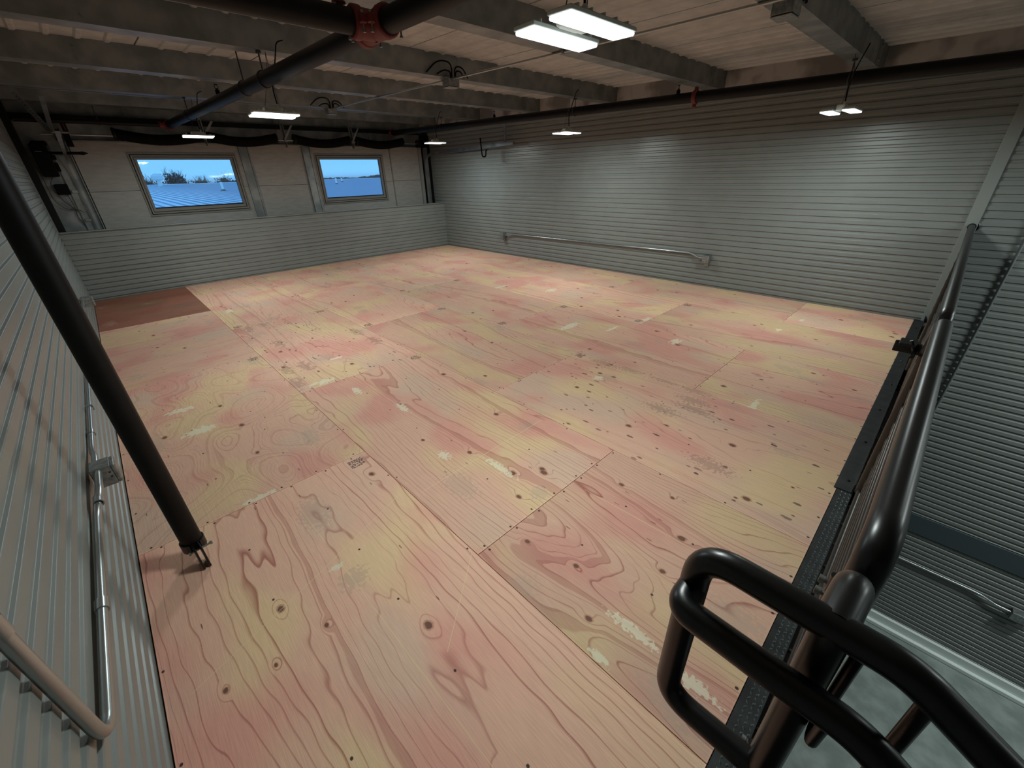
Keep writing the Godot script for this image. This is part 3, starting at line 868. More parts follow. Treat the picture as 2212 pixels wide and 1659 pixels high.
# ---------------------------------------------------------------- lamps
func make_lamp(p: Vector3, label: String) -> Node3D:
	var o := thing("shop_light", label, "ceiling light", p, "two-panel LED shop lights")
	var mb := MB.new()
	mb.box(p + Vector3(-0.075, -0.004, -0.035), p + Vector3(0.075, 0.045, 0.035), 0.008)
	mb.obox(p + Vector3(0, 0.003, 0), Vector3(0.05, 0, 0), Vector3(0, 0.006, 0), Vector3(0, 0, 0.06), 0.002)
	mb.lathe(p + Vector3(0.045, 0.045, 0), Vector3.UP, [Vector2(0, 0.012), Vector2(0.02, 0.012), Vector2(0.026, 0.006), Vector2(0.026, 0)], 10)
	part("driver_box", mb, M.fixture, o)
	for s: float in [-1.0, 1.0]:
		var a := deg_to_rad(1.0) * s
		var uz := Vector3(0, sin(a) * s, cos(a))          # outer edges tip down
		var up := Vector3(0, cos(a), -sin(a) * s)
		uz = Vector3(0, -sin(absf(a)) * s, cos(a)); up = Vector3(0, cos(a), sin(absf(a)) * s)
		var c := p + Vector3(0.012 * s, -0.004, 0.088 * s)
		mb = MB.new()
		mb.obox(c, Vector3(0.186, 0, 0), up * 0.007, uz * 0.05, 0.004)
		for k in 5:
			mb.obox(c + up * 0.01 + Vector3(-0.14 + 0.07 * k, 0, 0), Vector3(0.003, 0, 0), up * 0.007, uz * 0.042)
		var w := part("panel", mb, M.fixture, o)
		mb = MB.new()
		mb.obox(c - up * 0.0125, Vector3(0.18, 0, 0), up * 0.006, uz * 0.046, 0.004)
		part("lens", mb, M.lens, w)
		var l := AreaLight3D.new()
		l.name = "lamp_light" if s < 0 else "lamp_light_001"
		l.area_size = Vector2(0.35, 0.09)
		l.light_color = LAMP_COLOR
		l.light_energy = LAMP_POWER * 0.5
		l.area_range = 25.0
		l.area_attenuation = 2.0
		l.shadow_enabled = true
		o.add_child(l, true)
		var zz := MB.f(up).normalized()
		l.transform = Transform3D(Basis(Vector3.RIGHT, zz.cross(Vector3.RIGHT), zz), MB.f(c - up * 0.024 - p))
	mb = MB.new()
	mb.tube(fillet([p + Vector3(0.045, 0.07, 0), p + Vector3(0.04, 0.2, 0.01), p + Vector3(0.1, 0.34, 0.0), p + Vector3(0.14, 0.5, -0.04), p + Vector3(0.2, 0.52, -0.03)], 0.08), 0.005, 6)
	part("power_cord", mb, M.rubber, o)
	mb = MB.new()
	mb.tube([p + Vector3(-0.06, 0.04, 0), p + Vector3(0.03, 0.3, 0.0), p + Vector3(0.06, 0.437, 0.03)], 0.0022, 5)
	mb.tube([p + Vector3(0.06, 0.04, 0), p + Vector3(0.05, 0.3, 0.0), p + Vector3(0.06, 0.437, 0.03)], 0.0022, 5)
	part("hanging_wire", mb, M.wire, o)
	return o

func build_lamps() -> void:
	var spots := [[Vector3(1.447, 2.156, 1.156), "nearest two-panel LED shop light, largest and most glaring, right of the red pipe tee"], [Vector3(1.456, 2.218, 4.45), "two-panel LED shop light hanging below the black pipe, left of centre"],
		[Vector3(1.49, 2.286, 7.85), "small far two-panel LED shop light in front of the black springs, above the larger window"], [Vector3(5.45, 2.286, 7.8), "far two-panel LED shop light over the corner where half wall meets right wall"],
		[Vector3(5.45, 2.218, 4.45), "two-panel LED shop light before the right wall, middle of that row"], [Vector3(5.45, 2.156, 1.13), "nearer two-panel LED shop light before the right wall, panels showing side by side"],
		[Vector3(5.45, 2.09, -2.2), "two-panel LED shop light over the open lower hall"]]
	var first := make_lamp(spots[0][0], spots[0][1])
	for k in range(1, spots.size()):
		var d := first.duplicate()
		d.name = numbered(self, "shop_light")
		add_child(d, true)
		d.position = MB.f(spots[k][0])
		d.set_meta("label", spots[k][1])
	high_bay(Vector3(5.2, 1.98, -3.3), "large flat high bay light over the lower hall, nearer the railing")
	high_bay(Vector3(5.2, 1.93, -6.2), "large flat high bay light over the lower hall, at its back")

func high_bay(p: Vector3, label: String) -> void:
	var o := thing("high_bay_light", label, "ceiling light", p, "high bay lights of the lower hall")
	var mb := MB.new()
	mb.box(p + Vector3(-0.3, 0, -0.2), p + Vector3(0.3, 0.06, 0.2), 0.012); mb.tube([p + Vector3(0, 0.05, 0), Vector3(p.x, roof_y(2.74, p.z), p.z)], 0.006, 6)
	part("housing", mb, M.fixture, o)
	mb = MB.new(); mb.box(p + Vector3(-0.28, -0.012, -0.18), p + Vector3(0.28, 0.0, 0.18), 0.004); part("lens", mb, M.lens, o)
	var l := AreaLight3D.new()
	l.name = "lamp_light"
	l.area_size = Vector2(0.54, 0.34)
	l.light_color = LAMP_COLOR
	l.light_energy = HALL_POWER
	l.area_range = 30.0; l.area_attenuation = 2.0; l.shadow_enabled = true
	o.add_child(l, true)
	l.transform = Transform3D(Basis(Vector3.RIGHT, -PI / 2), Vector3(0, -0.02, 0))

# ---------------------------------------------------------------- conduits
func elec_box(parent: Node3D, c: Vector3, h: Vector3, face: Vector3) -> MeshInstance3D:
	var mb := MB.new(); mb.box(c - h, c + h, 0.004)
	var b := part("junction_box", mb, M.box, parent)
	var k := Vector3(h.x, h.y, h.z) - face.abs() * h.dot(face.abs()) * 0.9
	mb = MB.new()
	mb.box(c + face * (h.dot(face.abs())) - k, c + face * (h.dot(face.abs()) + 0.014) + k, 0.008)
	part("cover", mb, M.box, b)
	return b

func coupling_ring(o: Node3D, p: Vector3, d: Vector3, r: float) -> void:
	var mb := MB.new()
	mb.lathe(p - d * 0.025, d, [Vector2(0, r), Vector2(0, r + 0.004), Vector2(0.05, r + 0.004), Vector2(0.05, r)], 12)
	part("coupling", mb, M.emt, o)

func strap(o: Node3D, p: Vector3, out: Vector3, along: Vector3, r: float) -> void:
	var mb := MB.new()
	var s := out.cross(along)
	mb.obox(p + out * (r + 0.002), s * r, along * 0.009, out * 0.002)
	for q: float in [-1.0, 1.0]:
		mb.obox(p + s * q * (r + 0.002), s * 0.002, along * 0.009, out * r)
	mb.obox(p + s * (r + 0.014) - out * r * 0.9, s * 0.014, along * 0.009, out * 0.0015)
	part("strap", mb, M.emt, o)

func build_conduits() -> void:
	var r := 0.0145
	var x := -0.394
	var o := thing("wall_conduit", "galvanised conduit with boxes along the left wall, bending up near the viewer", "conduit", Vector3(x, 0.4, 1.0))
	var mb := MB.new()
	mb.tube(fillet([Vector3(x, 1.6, 1.04), Vector3(x, 0.51, 1.04), Vector3(x, 0.49, 2.13), Vector3(x + 0.025, 0.525, 2.24), Vector3(x + 0.025, 0.525, 2.44)], 0.085, 8), r, 14); part("conduit", mb, M.emt, o)
	mb = MB.new()
	mb.tube(fillet([Vector3(x + 0.02, 0.525, 2.5), Vector3(x + 0.02, 0.525, 2.62), Vector3(x, 0.49, 2.75), Vector3(x, 0.47, 7.0)], 0.06), r, 14); part("conduit", mb, M.emt, o)
	var c := Vector3(-0.36, 0.49, 2.475)
	var b := elec_box(o, c, Vector3(0.037, 0.052, 0.05), Vector3(1, 0, 0))
	mb = MB.new(); mb.lathe(c + Vector3(0.008, -0.02, -0.0502), Vector3(0, 0, -1), [Vector2(0, 0.016), Vector2(0.0012, 0.016), Vector2(0.0012, 0.013), Vector2(0.0004, 0.013), Vector2(0.0004, 0)], 18); part("knockout", mb, M.box, b)
	for q: Vector2 in [Vector2(0.026, 0.018), Vector2(0.026, -0.006)]:
		mb = MB.new(); mb.lathe(c + Vector3(q.x, q.y, -0.0502), Vector3(0, 0, -1), [Vector2(0, 0.004), Vector2(0.001, 0.004), Vector2(0.001, 0)], 8); part("screw_hole", mb, M.gasket, b)
	elec_box(o, Vector3(-0.36, 0.46, 7.05), Vector3(0.045, 0.055, 0.05), Vector3(1, 0, 0))
	for z: float in [1.55, 2.2, 3.0]:
		coupling_ring(o, Vector3(x + (0.015 if z == 2.2 else 0.0), 0.5 if z < 2.0 else (0.51 if z == 2.2 else 0.487), z), Vector3(0, 0, 1), r)
	coupling_ring(o, Vector3(x, 0.965, 1.04), Vector3.UP, r)
	strap(o, Vector3(x, 0.485, 3.4), Vector3(1, 0, 0), Vector3(0, 0, 1), r)
	# right wall, upper floor
	x = 6.77
	o = thing("wall_conduit", "galvanised conduit between two outlet boxes low on the right wall", "conduit", Vector3(x, 0.4, 2.6))
	mb = MB.new(); mb.tube(fillet([Vector3(x - 0.03, 0.44, 2.66), Vector3(x - 0.03, 0.44, 2.74), Vector3(x, 0.49, 2.88), Vector3(x, 0.47, 7.0), Vector3(x - 0.02, 0.44, 7.15), Vector3(x - 0.02, 0.44, 7.26)], 0.08), r, 12); part("conduit", mb, M.emt, o)
	for z: float in [2.61, 7.3]:
		elec_box(o, Vector3(6.745, 0.43, z), Vector3(0.048, 0.055, 0.05), Vector3(-1, 0, 0))
		mb = MB.new(); mb.box(Vector3(6.75, 0.31, z - 0.035), Vector3(6.79, 0.37, z + 0.035), 0.004); part("cover_flap", mb, M.box, o)
	strap(o, Vector3(x, 0.479, 4.9), Vector3(-1, 0, 0), Vector3(0, 0, 1), r)
	# right wall, drop to the lower hall
	o = thing("wall_conduit", "galvanised conduit dropping down the right wall beyond the railing to a lower box", "conduit", Vector3(x, -3.4, -0.5))
	mb = MB.new(); mb.tube(fillet([Vector3(x, 2.5, -0.5), Vector3(x, -3.38, -0.5), Vector3(x, -3.38, -1.72), Vector3(x - 0.02, -3.42, -1.86), Vector3(x - 0.02, -3.42, -2.05)], 0.12), r, 12); part("conduit", mb, M.emt, o)
	elec_box(o, Vector3(6.745, -3.43, -2.1), Vector3(0.048, 0.055, 0.1), Vector3(-1, 0, 0))
	for y: float in [0.1, -0.9, -2.0]: coupling_ring(o, Vector3(x, y, -0.5), Vector3.UP, r)
	# under the roof
	o = thing("ceiling_conduit", "thin conduit under the purlins linking junction boxes with looped black cables", "conduit", Vector3(3.4, 2.5, 1.1))
	mb = MB.new()
	mb.tube([Vector3(3.36, roof_y(2.556, -1.0), -1.0), Vector3(3.37, roof_y(2.556, 1.1), 1.1), Vector3(3.4, roof_y(2.556, 4.45), 4.45), Vector3(3.48, roof_y(2.556, 7.9), 7.9)], 0.0105, 10); part("conduit", mb, M.emt, o)
	for q in [[3.46, 1.14], [3.42, 4.47], [3.49, 7.88]]:
		var p := Vector3(q[0], roof_y(2.57, q[1]) - 0.045, q[1] + 0.01)
		b = elec_box(o, p, Vector3(0.075, 0.035, 0.06), Vector3(0, -1, 0))
		mb = MB.new(); mb.box(p + Vector3(-0.1, 0.036, -0.05), p + Vector3(0.1, 0.044, 0.05)); part("mounting_plate", mb, M.galv, b)
		for s in [[-0.02, -0.34, 0.13], [0.02, 0.22, 0.1], [0.03, 0.16, 0.06], [-0.04, -0.2, 0.05]]:
			mb = MB.new()
			var e := p + Vector3(s[1], 0.06, -0.035)
			mb.tube(fillet([p + Vector3(s[0], 0.03, -0.05), p + Vector3(s[0], 0.045 + s[2], -0.06), p + Vector3(s[0] + (s[1] - s[0]) * 0.55, 0.05 + s[2], -0.055), e], 0.1, 7), 0.0075, 7)
			part("cable", mb, M.rubber, o)
	for z: float in [2.83, 6.17]:
		strap(o, Vector3(3.385 if z < 4 else 3.44, roof_y(2.556, z), z), Vector3(0, -1, 0), Vector3(0, 0, 1), 0.0105)
	# cable loop over the purlin by the middle left lamp
#RAIL
# ---------------------------------------------------------------- rails at the open edge
func build_rails() -> void:
	var z := -0.085
	var top := 1.07
	var r := RAIL_R
	var o: Node3D
	var mb: MB
	# threshold strips along the floor edge
	o = thing("tread_strip", "black raised-diamond steel strip along the plywood edge at the gate", "threshold", Vector3(0.9, -0.02, -0.02))
	mb = MB.new()
	mb.extrude(PackedVector2Array([Vector2(0.019, 0.004), Vector2(0.019, -0.018), Vector2(-0.047, -0.018), Vector2(-0.047, -0.25), Vector2(-0.053, -0.25), Vector2(-0.053, 0.004)]), Vector3(-0.41, 0, 0), Vector3(2.7, 0, 0), Vector3(0, 0, 1), Vector3.UP)
	part("strip", mb, M.black_plate, o)
	mb = MB.new()
	var k := 0
	for i in 154:
		for j in 3:
			var c := Vector3(-0.39 + i * 0.02 + (0.01 if j % 2 else 0.0), 0.0042, 0.006 - j * 0.019 - 0.012)
			var d := Vector3(1, 0, 0.55 if (i + j) % 2 else -0.55).normalized()
			var e := d.cross(Vector3.UP)
			var pk := c + Vector3(0, 0.003, 0)
			for s: float in [-1.0, 1.0]:
				mb.tri(c - d * 0.0095, pk, c + e * 0.0042 * s, Vector3.UP - d + e * s)
				mb.tri(c + d * 0.0095, pk, c + e * 0.0042 * s, Vector3.UP + d + e * s)
			k += 1
	part("raised_tread", mb, M.tread, o, "stuff")
	o = thing("kick_plate", "flat black bolted steel plate along the plywood edge beyond the gate", "threshold", Vector3(4.7, -0.02, -0.02))
	mb = MB.new()
	mb.extrude(PackedVector2Array([Vector2(0.036, 0.001), Vector2(0.036, 0.009), Vector2(-0.046, 0.009), Vector2(-0.046, 0.07), Vector2(-0.052, 0.07), Vector2(-0.052, -0.28), Vector2(-0.046, -0.28), Vector2(-0.046, 0.001)]), Vector3(2.645, 0, 0), Vector3(6.79, 0, 0), Vector3(0, 0, 1), Vector3.UP)
	part("plate", mb, M.black_plate, o)
	for x: float in [2.76, 3.31, 3.9, 4.48, 5.15, 5.8, 6.4]:
		mb = MB.new(); mb.lathe(Vector3(x, 0.009, -0.012), Vector3.UP, [Vector2(0, 0.011), Vector2(0.002, 0.011), Vector2(0.006, 0.006), Vector2(0.006, 0)], 8); part("bolt", mb, M.black, o)
	# fixed guard rail from the gate to the right wall
	o = thing("guard_rail", "black pipe guard rail fixed to the right wall with a round flange", "railing", Vector3(4.7, 0, z))
	mb = MB.new()
	mb.tube(fillet([Vector3(6.775, top, z), Vector3(2.675, top, z), Vector3(2.675, -0.06, z)], 0.1, 8), r, 18); part("top_rail", mb, M.black, o)
	mb = MB.new(); mb.lathe(Vector3(6.792, top, z), Vector3(-1, 0, 0), [Vector2(0, 0.062), Vector2(0.008, 0.062), Vector2(0.012, 0.055), Vector2(0.012, 0.036), Vector2(0.03, 0.034), Vector2(0.03, 0.0)], 24); part("wall_flange", mb, M.black, o)
	mb = MB.new(); mb.tube([Vector3(4.75, top, z), Vector3(4.75, -0.06, z)], r, 16); part("post", mb, M.black, o)
	for j in 9:
		mb = MB.new(); mb.tube([Vector3(2.675, 0.1 + j * 0.1, z), Vector3(6.765, 0.1 + j * 0.1, z)], 0.0085, 8); part("rail_bar", mb, M.black, o)
	mb = MB.new(); mb.box(Vector3(2.69, -0.05, z - 0.016), Vector3(6.79, 1.04, z - 0.012)); part("infill_sheet", mb, M.black, o)
	# the gate
	o = thing("swing_gate", "black pipe gate with close horizontal bars between the fixed rail and the stair", "gate", Vector3(1.7, 0, z))
	mb = MB.new()
	mb.tube(fillet([Vector3(0.848, 0.06, z), Vector3(0.848, top, z), Vector3(2.6, top, z), Vector3(2.6, 0.06, z)], 0.1, 8), r * 1.08, 20); part("frame", mb, M.black, o)
	mb = MB.new(); mb.tube([Vector3(0.848, 0.075, z), Vector3(2.6, 0.075, z)], r * 0.8, 14); part("bottom_rail", mb, M.black, o)
	for j in 9:
		mb = MB.new(); mb.tube([Vector3(0.85, 0.17 + j * 0.095, z), Vector3(2.6, 0.17 + j * 0.095, z)], 0.0085, 8); part("rail_bar", mb, M.black, o)
	mb = MB.new(); mb.box(Vector3(0.87, 0.06, z - 0.016), Vector3(2.58, 1.04, z - 0.012)); part("infill_sheet", mb, M.black, o)
	for y: float in [0.3, 0.965]:
		mb = MB.new()
		mb.tube([Vector3(0.802, y - 0.04, z + 0.035), Vector3(0.802, y + 0.04, z + 0.035)], 0.012, 10)
		mb.box(Vector3(0.74, y - 0.03, z + 0.024), Vector3(0.86, y + 0.03, z + 0.03), 0.002)
		var h := part("hinge", mb, M.black, o)
		for q: float in [0.785, 0.82]:
			bolt_at(h, Vector3(q, y, z + 0.045), Vector3(0, 0, 1), 0.03)
	mb = MB.new()
	mb.box(Vector3(2.59, 0.86, z + 0.02), Vector3(2.74, 0.93, z + 0.032), 0.003)
	mb.box(Vector3(2.66, 0.875, z + 0.03), Vector3(2.672, 0.93, z + 0.13), 0.003)
	mb.box(Vector3(2.62, 0.92, z + 0.05), Vector3(2.72, 0.932, z + 0.115), 0.003)
	mb.tube([Vector3(2.56, 0.895, z + 0.05), Vector3(2.78, 0.895, z + 0.05)], 0.009, 8)
	mb.tube([Vector3(2.63, 0.895, z + 0.05), Vector3(2.63, 0.95, z + 0.075)], 0.007, 8)
	part("latch", mb, M.black, o)
	# stair guard with its looped end
	var x := 0.62
	var zl := 0.145
	o = thing("stair_rail", "black pipe stair rail with a looped end in the foreground, second handrail beside it", "railing", Vector3(x, 0, -0.06))
	var q := 0.0268
	mb = MB.new()
	mb.tube(fillet([Vector3(x, 0.585, -0.05), Vector3(x, 0.585, zl), Vector3(x, top, zl), Vector3(x, top, 0.0)], 0.07, 9).slice(0, -1) + fillet([Vector3(x, top, 0.02), Vector3(x, top, -0.15), Vector3(x, top - 1.15, -2.0)], 0.035, 5), q, 20); part("guard_loop", mb, M.black, o)
	mb = MB.new()
	mb.tube(fillet([Vector3(x, 0.972, zl), Vector3(0.557, 0.972, zl), Vector3(0.557, 0.966, 0.0)], 0.06, 9).slice(0, -1) + fillet([Vector3(0.557, 0.966, 0.0), Vector3(0.557, 0.966, -0.13), Vector3(0.557, 0.966 - 1.15, -1.98)], 0.035, 5), q, 20); part("handrail", mb, M.black, o)
	mb = MB.new()
	mb.tube(fillet([Vector3(x, top, -0.06), Vector3(0.758, top, -0.07), Vector3(0.758, -0.06, -0.075)], 0.075, 9), r, 20); part("gate_post", mb, M.black, o)
	mb = MB.new(); mb.tube([Vector3(x, top, -0.06), Vector3(x, -0.06, -0.075)], r * 0.95, 20); part("post", mb, M.black, o)
	mb = MB.new(); mb.tube([Vector3(x, top - 0.01, -0.182), Vector3(x, -0.3, -0.182)], 0.0115, 14); part("post", mb, M.black, o)
	mb = MB.new()
	mb.tube(fillet([Vector3(0.565, 0.95, -0.1), Vector3(0.585, 0.825, -0.1), Vector3(0.63, 0.825, -0.1), Vector3(0.622, 1.05, -0.1)], 0.022, 7), 0.0095, 12); part("handrail_bracket", mb, M.black, o)
	# stair below the viewer
	o = thing("steel_stair", "black steel stair dropping from the plywood edge to the lower hall", "stair", Vector3(0.1, -4.75, -3.0))
	for sx: float in [-0.36, 0.55]:
		mb = MB.new()
		mb.extrude(PackedVector2Array([Vector2(-0.07, -0.02), Vector2(-0.07, -0.28), Vector2(-7.35, -4.74), Vector2(-7.35, -4.5)]), Vector3(sx - 0.02, 0, 0), Vector3(sx + 0.02, 0, 0), Vector3(0, 0, 1), Vector3.UP); part("stringer", mb, M.black, o)
	for i in 25:
		mb = MB.new(); mb.box(Vector3(-0.34, -0.21 - i * 0.182, -0.36 - i * 0.29), Vector3(0.53, -0.18 - i * 0.182, -0.07 - i * 0.29), 0.004); part("tread", mb, M.black_plate, o)

# ---------------------------------------------------------------- door hardware
func build_hardware() -> void:
	var y := 2.395
	var z := 9.9
	var o := thing("spring_shaft", "steel torsion shaft above the overhead door with drum, plates and braces", "shaft", Vector3(3.3, y, z))
	var mb := MB.new(); mb.tube([Vector3(-0.1, y, z), Vector3(6.46, y, z)], 0.0127, 10); part("shaft", mb, M.emt, o)
	for x: float in [1.97, 3.33, 4.73]:
		mb = MB.new()
		mb.box(Vector3(x - 0.004, y - 0.12, z - 0.05), Vector3(x + 0.004, y + 0.28, z + 0.05)); mb.box(Vector3(x - 0.03, y + 0.1, z + 0.04), Vector3(x + 0.03, y + 0.4, z + 0.05)); mb.lathe(Vector3(x - 0.03, y, z), Vector3(1, 0, 0), [Vector2(0, 0.02), Vector2(0, 0.035), Vector2(0.06, 0.035), Vector2(0.06, 0.02)], 14)
		mb.obox(Vector3(x + 0.08, y + 0.14, z - 0.03), Vector3(0.11, 0.13, 0.05), Vector3(-0.013, 0.011, 0), Vector3(0, 0, 0.003)); part("bearing_plate", mb, M.galv, o)
	for x: float in [6.42, 0.09]:
		mb = MB.new(); mb.lathe(Vector3(x - 0.05, y, z), Vector3(1, 0, 0), [Vector2(0, 0.0), Vector2(0, 0.085), Vector2(0.012, 0.085), Vector2(0.012, 0.066), Vector2(0.07, 0.066), Vector2(0.07, 0.085), Vector2(0.082, 0.085), Vector2(0.082, 0)], 24); part("cable_drum", mb, M.black, o)
	var sp := [[0.74, 1.93, "black torsion spring above the larger window, leftmost of four"], [2.01, 3.16, "black torsion spring between the windows, second from the left"], [3.5, 4.65, "black torsion spring above the smaller window, third from the left"], [4.81, 5.97, "black torsion spring nearest the right door track"]]
	for s in sp:
		var a: float = s[0]; var b: float = s[1]
		var so := thing("torsion_spring", s[2], "spring", Vector3((a + b) / 2, y, z), "torsion springs over the door")
		var pts: Array = []
		var rad := PackedFloat32Array()
		var n := 150
		for i in n + 1:
			var w := float(i) / n
			pts.append(Vector3(lerpf(a, b, w), y + 0.03 - 0.075 * sin(PI * w), z))
			rad.append(0.079 + (0.0045 if i % 3 == 1 else -0.002))
		mb = MB.new(); mb.tube(pts, rad, 18); part("coil", mb, M.rubber, so)
		for e: float in [a, b]:
			mb = MB.new(); mb.lathe(Vector3(e - 0.022, y + 0.028, z), Vector3(1, 0, 0), [Vector2(0, 0.0), Vector2(0, 0.07), Vector2(0.01, 0.088), Vector2(0.034, 0.088), Vector2(0.044, 0.07), Vector2(0.044, 0)], 18); part("end_cone", mb, M.pipe, so)
	o = thing("header_channel", "dark steel channel across the top of the door wall behind the springs", "beam", Vector3(3.0, 2.64, 10.0))
	mb = MB.new(); mb.extrude(c_outline(0.06, 0.075, 0.012, 0.004), Vector3(-0.4, 2.6, 10.12), Vector3(6.6, 2.6, 10.12), Vector3(0, 0, 1), Vector3.UP); part("channel", mb, M.pipe, o)
	for x: float in [1.0, 3.3, 5.3]:
		mb = MB.new(); mb.box(Vector3(x - 0.025, 2.4, 10.182), Vector3(x + 0.025, 2.9, 10.198)); part("bracket", mb, M.galv, o)
	# tracks
	for side in 2:
		var x: float = 6.575 if side else 0.045
		var s: float = 1.0 if side else -1.0
		o = thing("door_track", "galvanised track on the right of the overhead door, curving back along the wall" if side else "galvanised track on the left of the overhead door with punched hanger angle", "door track", Vector3(x, -4.7, 9.9), "overhead door tracks")
		var ol := PackedVector2Array([Vector2(-0.03, 0), Vector2(0.03, 0), Vector2(0.03, 0.04), Vector2(0.026, 0.04), Vector2(0.026, 0.004), Vector2(-0.03, 0.004)])
		var path := fillet([Vector3(x, -4.7, 9.93), Vector3(x, 2.16, 9.93), Vector3(x, 2.235, 6.75)], 0.34, 12)
		mb = MB.new()
		for i in path.size() - 1:
			var d: Vector3 = (path[i + 1] - path[i]).normalized()
			var outv := d.cross(Vector3.RIGHT).normalized()
			mb.extrude(ol, path[i], path[i + 1], outv, Vector3(-s, 0, 0), i == 0 or i == path.size() - 2)
		part("track", mb, M.galv, o)
		mb = MB.new(); mb.extrude(PackedVector2Array([Vector2(0, 0), Vector2(0.075 * s, 0), Vector2(0.075 * s, 0.004), Vector2(0.004 * s, 0.004), Vector2(0.004 * s, 0.09), Vector2(0, 0.09)]), Vector3(x + 0.045 * s, -4.7, 9.97), Vector3(x + 0.045 * s, 2.32, 9.97), Vector3.RIGHT, Vector3(0, 0, 1)); part("wall_angle", mb, M.galv, o)
		mb = MB.new(); mb.box(Vector3(x - 0.09 * s, -4.7, 10.05), Vector3(x - 0.075 * s, 2.31, 10.098), 0.003); part("edge_seal", mb, M.trim, o)
		for yy: float in [1.2, 1.62, 0.6]:
			mb = MB.new(); mb.box(Vector3(x + 0.02 * s, yy - 0.022, 9.945), Vector3(x + 0.1 * s, yy + 0.022, 9.955), 0.002); part("track_bracket", mb, M.galv, o)
		mb = MB.new()
		if side:
			mb.box(Vector3(x + 0.03, 2.2, 6.98), Vector3(x + 0.045, 2.7, 7.03)); mb.extrude(PackedVector2Array([Vector2(0, 0), Vector2(0.05, 0), Vector2(0.05, 0.05), Vector2(0, 0.05)]), Vector3(x - 0.02, 2.21, 6.72), Vector3(x - 0.02, 2.225, 7.5), Vector3.RIGHT, Vector3.UP)
			part("hanger_angle", mb, M.galv, o)
			mb = MB.new(); mb.tube(fillet([Vector3(x - 0.1, 2.15, 7.42), Vector3(x - 0.13, 2.14, 7.42), Vector3(x - 0.14, 2.02, 7.42), Vector3(x - 0.24, 2.02, 7.42), Vector3(x - 0.27, 2.36, 7.42)], 0.07), 0.014, 10); part("bumper_spring", mb, M.rubber, o)
		else:
			mb.obox(Vector3(-0.06, 2.55, 8.95), Vector3(0.085, -0.145, 0.72), Vector3(0.022, 0.013, 0), Vector3(0.002, 0.003, 0.0005)); mb.obox(Vector3(0.06, 2.55, 8.9), Vector3(-0.02, -0.12, 0.8), Vector3(0.024, 0.0, 0), Vector3(0, 0.004, 0))
			part("hanger_angle", mb, M.galv, o)
			for i in 14:
				mb = MB.new(); var w := lerpf(-0.85, 0.85, i / 13.0)
				mb.obox(Vector3(-0.06, 2.55, 8.95) + Vector3(0.085, -0.145, 0.72) * w + Vector3(-0.001, -0.0033, 0), Vector3(0.0012, -0.002, 0.012), Vector3(0.006, 0.0035, 0), Vector3(0.0002, 0.0004, 0)); part("slot", mb, M.gasket, o)
	# left jamb
	mb = MB.new(); mb.box(Vector3(-0.43, -4.7, 10.0), Vector3(0.05, 2.55, 10.02))
	struct("trim_4", mb, M.galv)
	mb = MB.new(); mb.box(Vector3(-0.43, -4.7, 9.69), Vector3(-0.33, 2.8, 9.78))
	struct("trim_6", mb, M.pipe)
	mb = MB.new(); mb.box(Vector3(6.64, -4.7, 10.02), Vector3(6.82, 2.6, 10.2))
	struct("trim_5", mb, M.pipe)
	o = thing("door_opener", "black overhead door opener on the left jamb with control box and cables below", "door opener", Vector3(-0.19, 2.0, 9.9))
	mb = MB.new(); mb.box(Vector3(-0.28, 1.83, 9.72), Vector3(-0.1, 2.26, 9.93), 0.012); part("motor_housing", mb, M.rubber, o)
	mb = MB.new(); mb.box(Vector3(-0.25, 2.24, 9.74), Vector3(-0.08, 2.3, 9.92), 0.02); mb.box(Vector3(-0.1, 1.9, 9.78), Vector3(-0.06, 2.02, 9.92), 0.006); mb.box(Vector3(-0.1, 2.06, 9.78), Vector3(-0.05, 2.12, 9.92), 0.006); part("gear_case", mb, M.rubber, o)
	mb = MB.new(); mb.box(Vector3(-0.24, 2.16, 9.7175), Vector3(-0.17, 2.166, 9.7205)); part("label_strip", mb, M.trim, o)
	mb = MB.new(); mb.tube([Vector3(-0.1, 2.145, 9.8), Vector3(0.22, 2.145, 9.8), Vector3(0.27, 2.145, 9.8), Vector3(0.33, 2.145, 9.8)], [0.02, 0.02, 0.026, 0.004], 10); part("output_shaft", mb, M.rubber, o)
	mb = MB.new(); mb.box(Vector3(-0.22, 1.58, 9.87), Vector3(-0.07, 1.73, 9.99), 0.01); part("control_box", mb, M.rubber, o)
	for cpt in [[[-0.19, 1.83, 9.92], [-0.26, 1.72, 9.9], [-0.2, 1.5, 9.93], [-0.12, 1.38, 9.97], [0.02, 1.2, 9.98]], [[-0.12, 1.58, 9.93], [-0.1, 1.4, 9.96], [-0.13, 1.25, 9.97], [-0.06, 1.07, 9.98]], [[-0.3, 1.9, 9.9], [-0.3, 1.5, 9.93], [-0.2, 1.36, 9.96], [-0.05, 1.36, 9.97], [0.0, 1.25, 9.98]]]:
		var pts: Array = []
		for c in cpt: pts.append(Vector3(c[0], c[1], c[2]))
		mb = MB.new(); mb.tube(fillet(pts, 0.08), 0.006, 6); part("cable", mb, M.wire, o)
	mb = MB.new(); mb.lathe(Vector3(-0.02, 1.38, 9.998), Vector3(0, 0, -1), [Vector2(0, 0.05), Vector2(0.02, 0.05), Vector2(0.02, 0.0)], 18); part("round_box", mb, M.box, o)
	o = thing("hanging_plate", "small black plate on a bracket at the left end of the spring shaft", "bracket", Vector3(0.17, 2.3, 9.8))
	mb = MB.new(); mb.box(Vector3(0.13, 2.23, 9.8), Vector3(0.21, 2.4, 9.82), 0.004); part("plate", mb, M.rubber, o)
	mb = MB.new(); mb.box(Vector3(0.02, 2.4, 9.78), Vector3(0.21, 2.425, 9.86), 0.003); part("bracket", mb, M.galv, o)
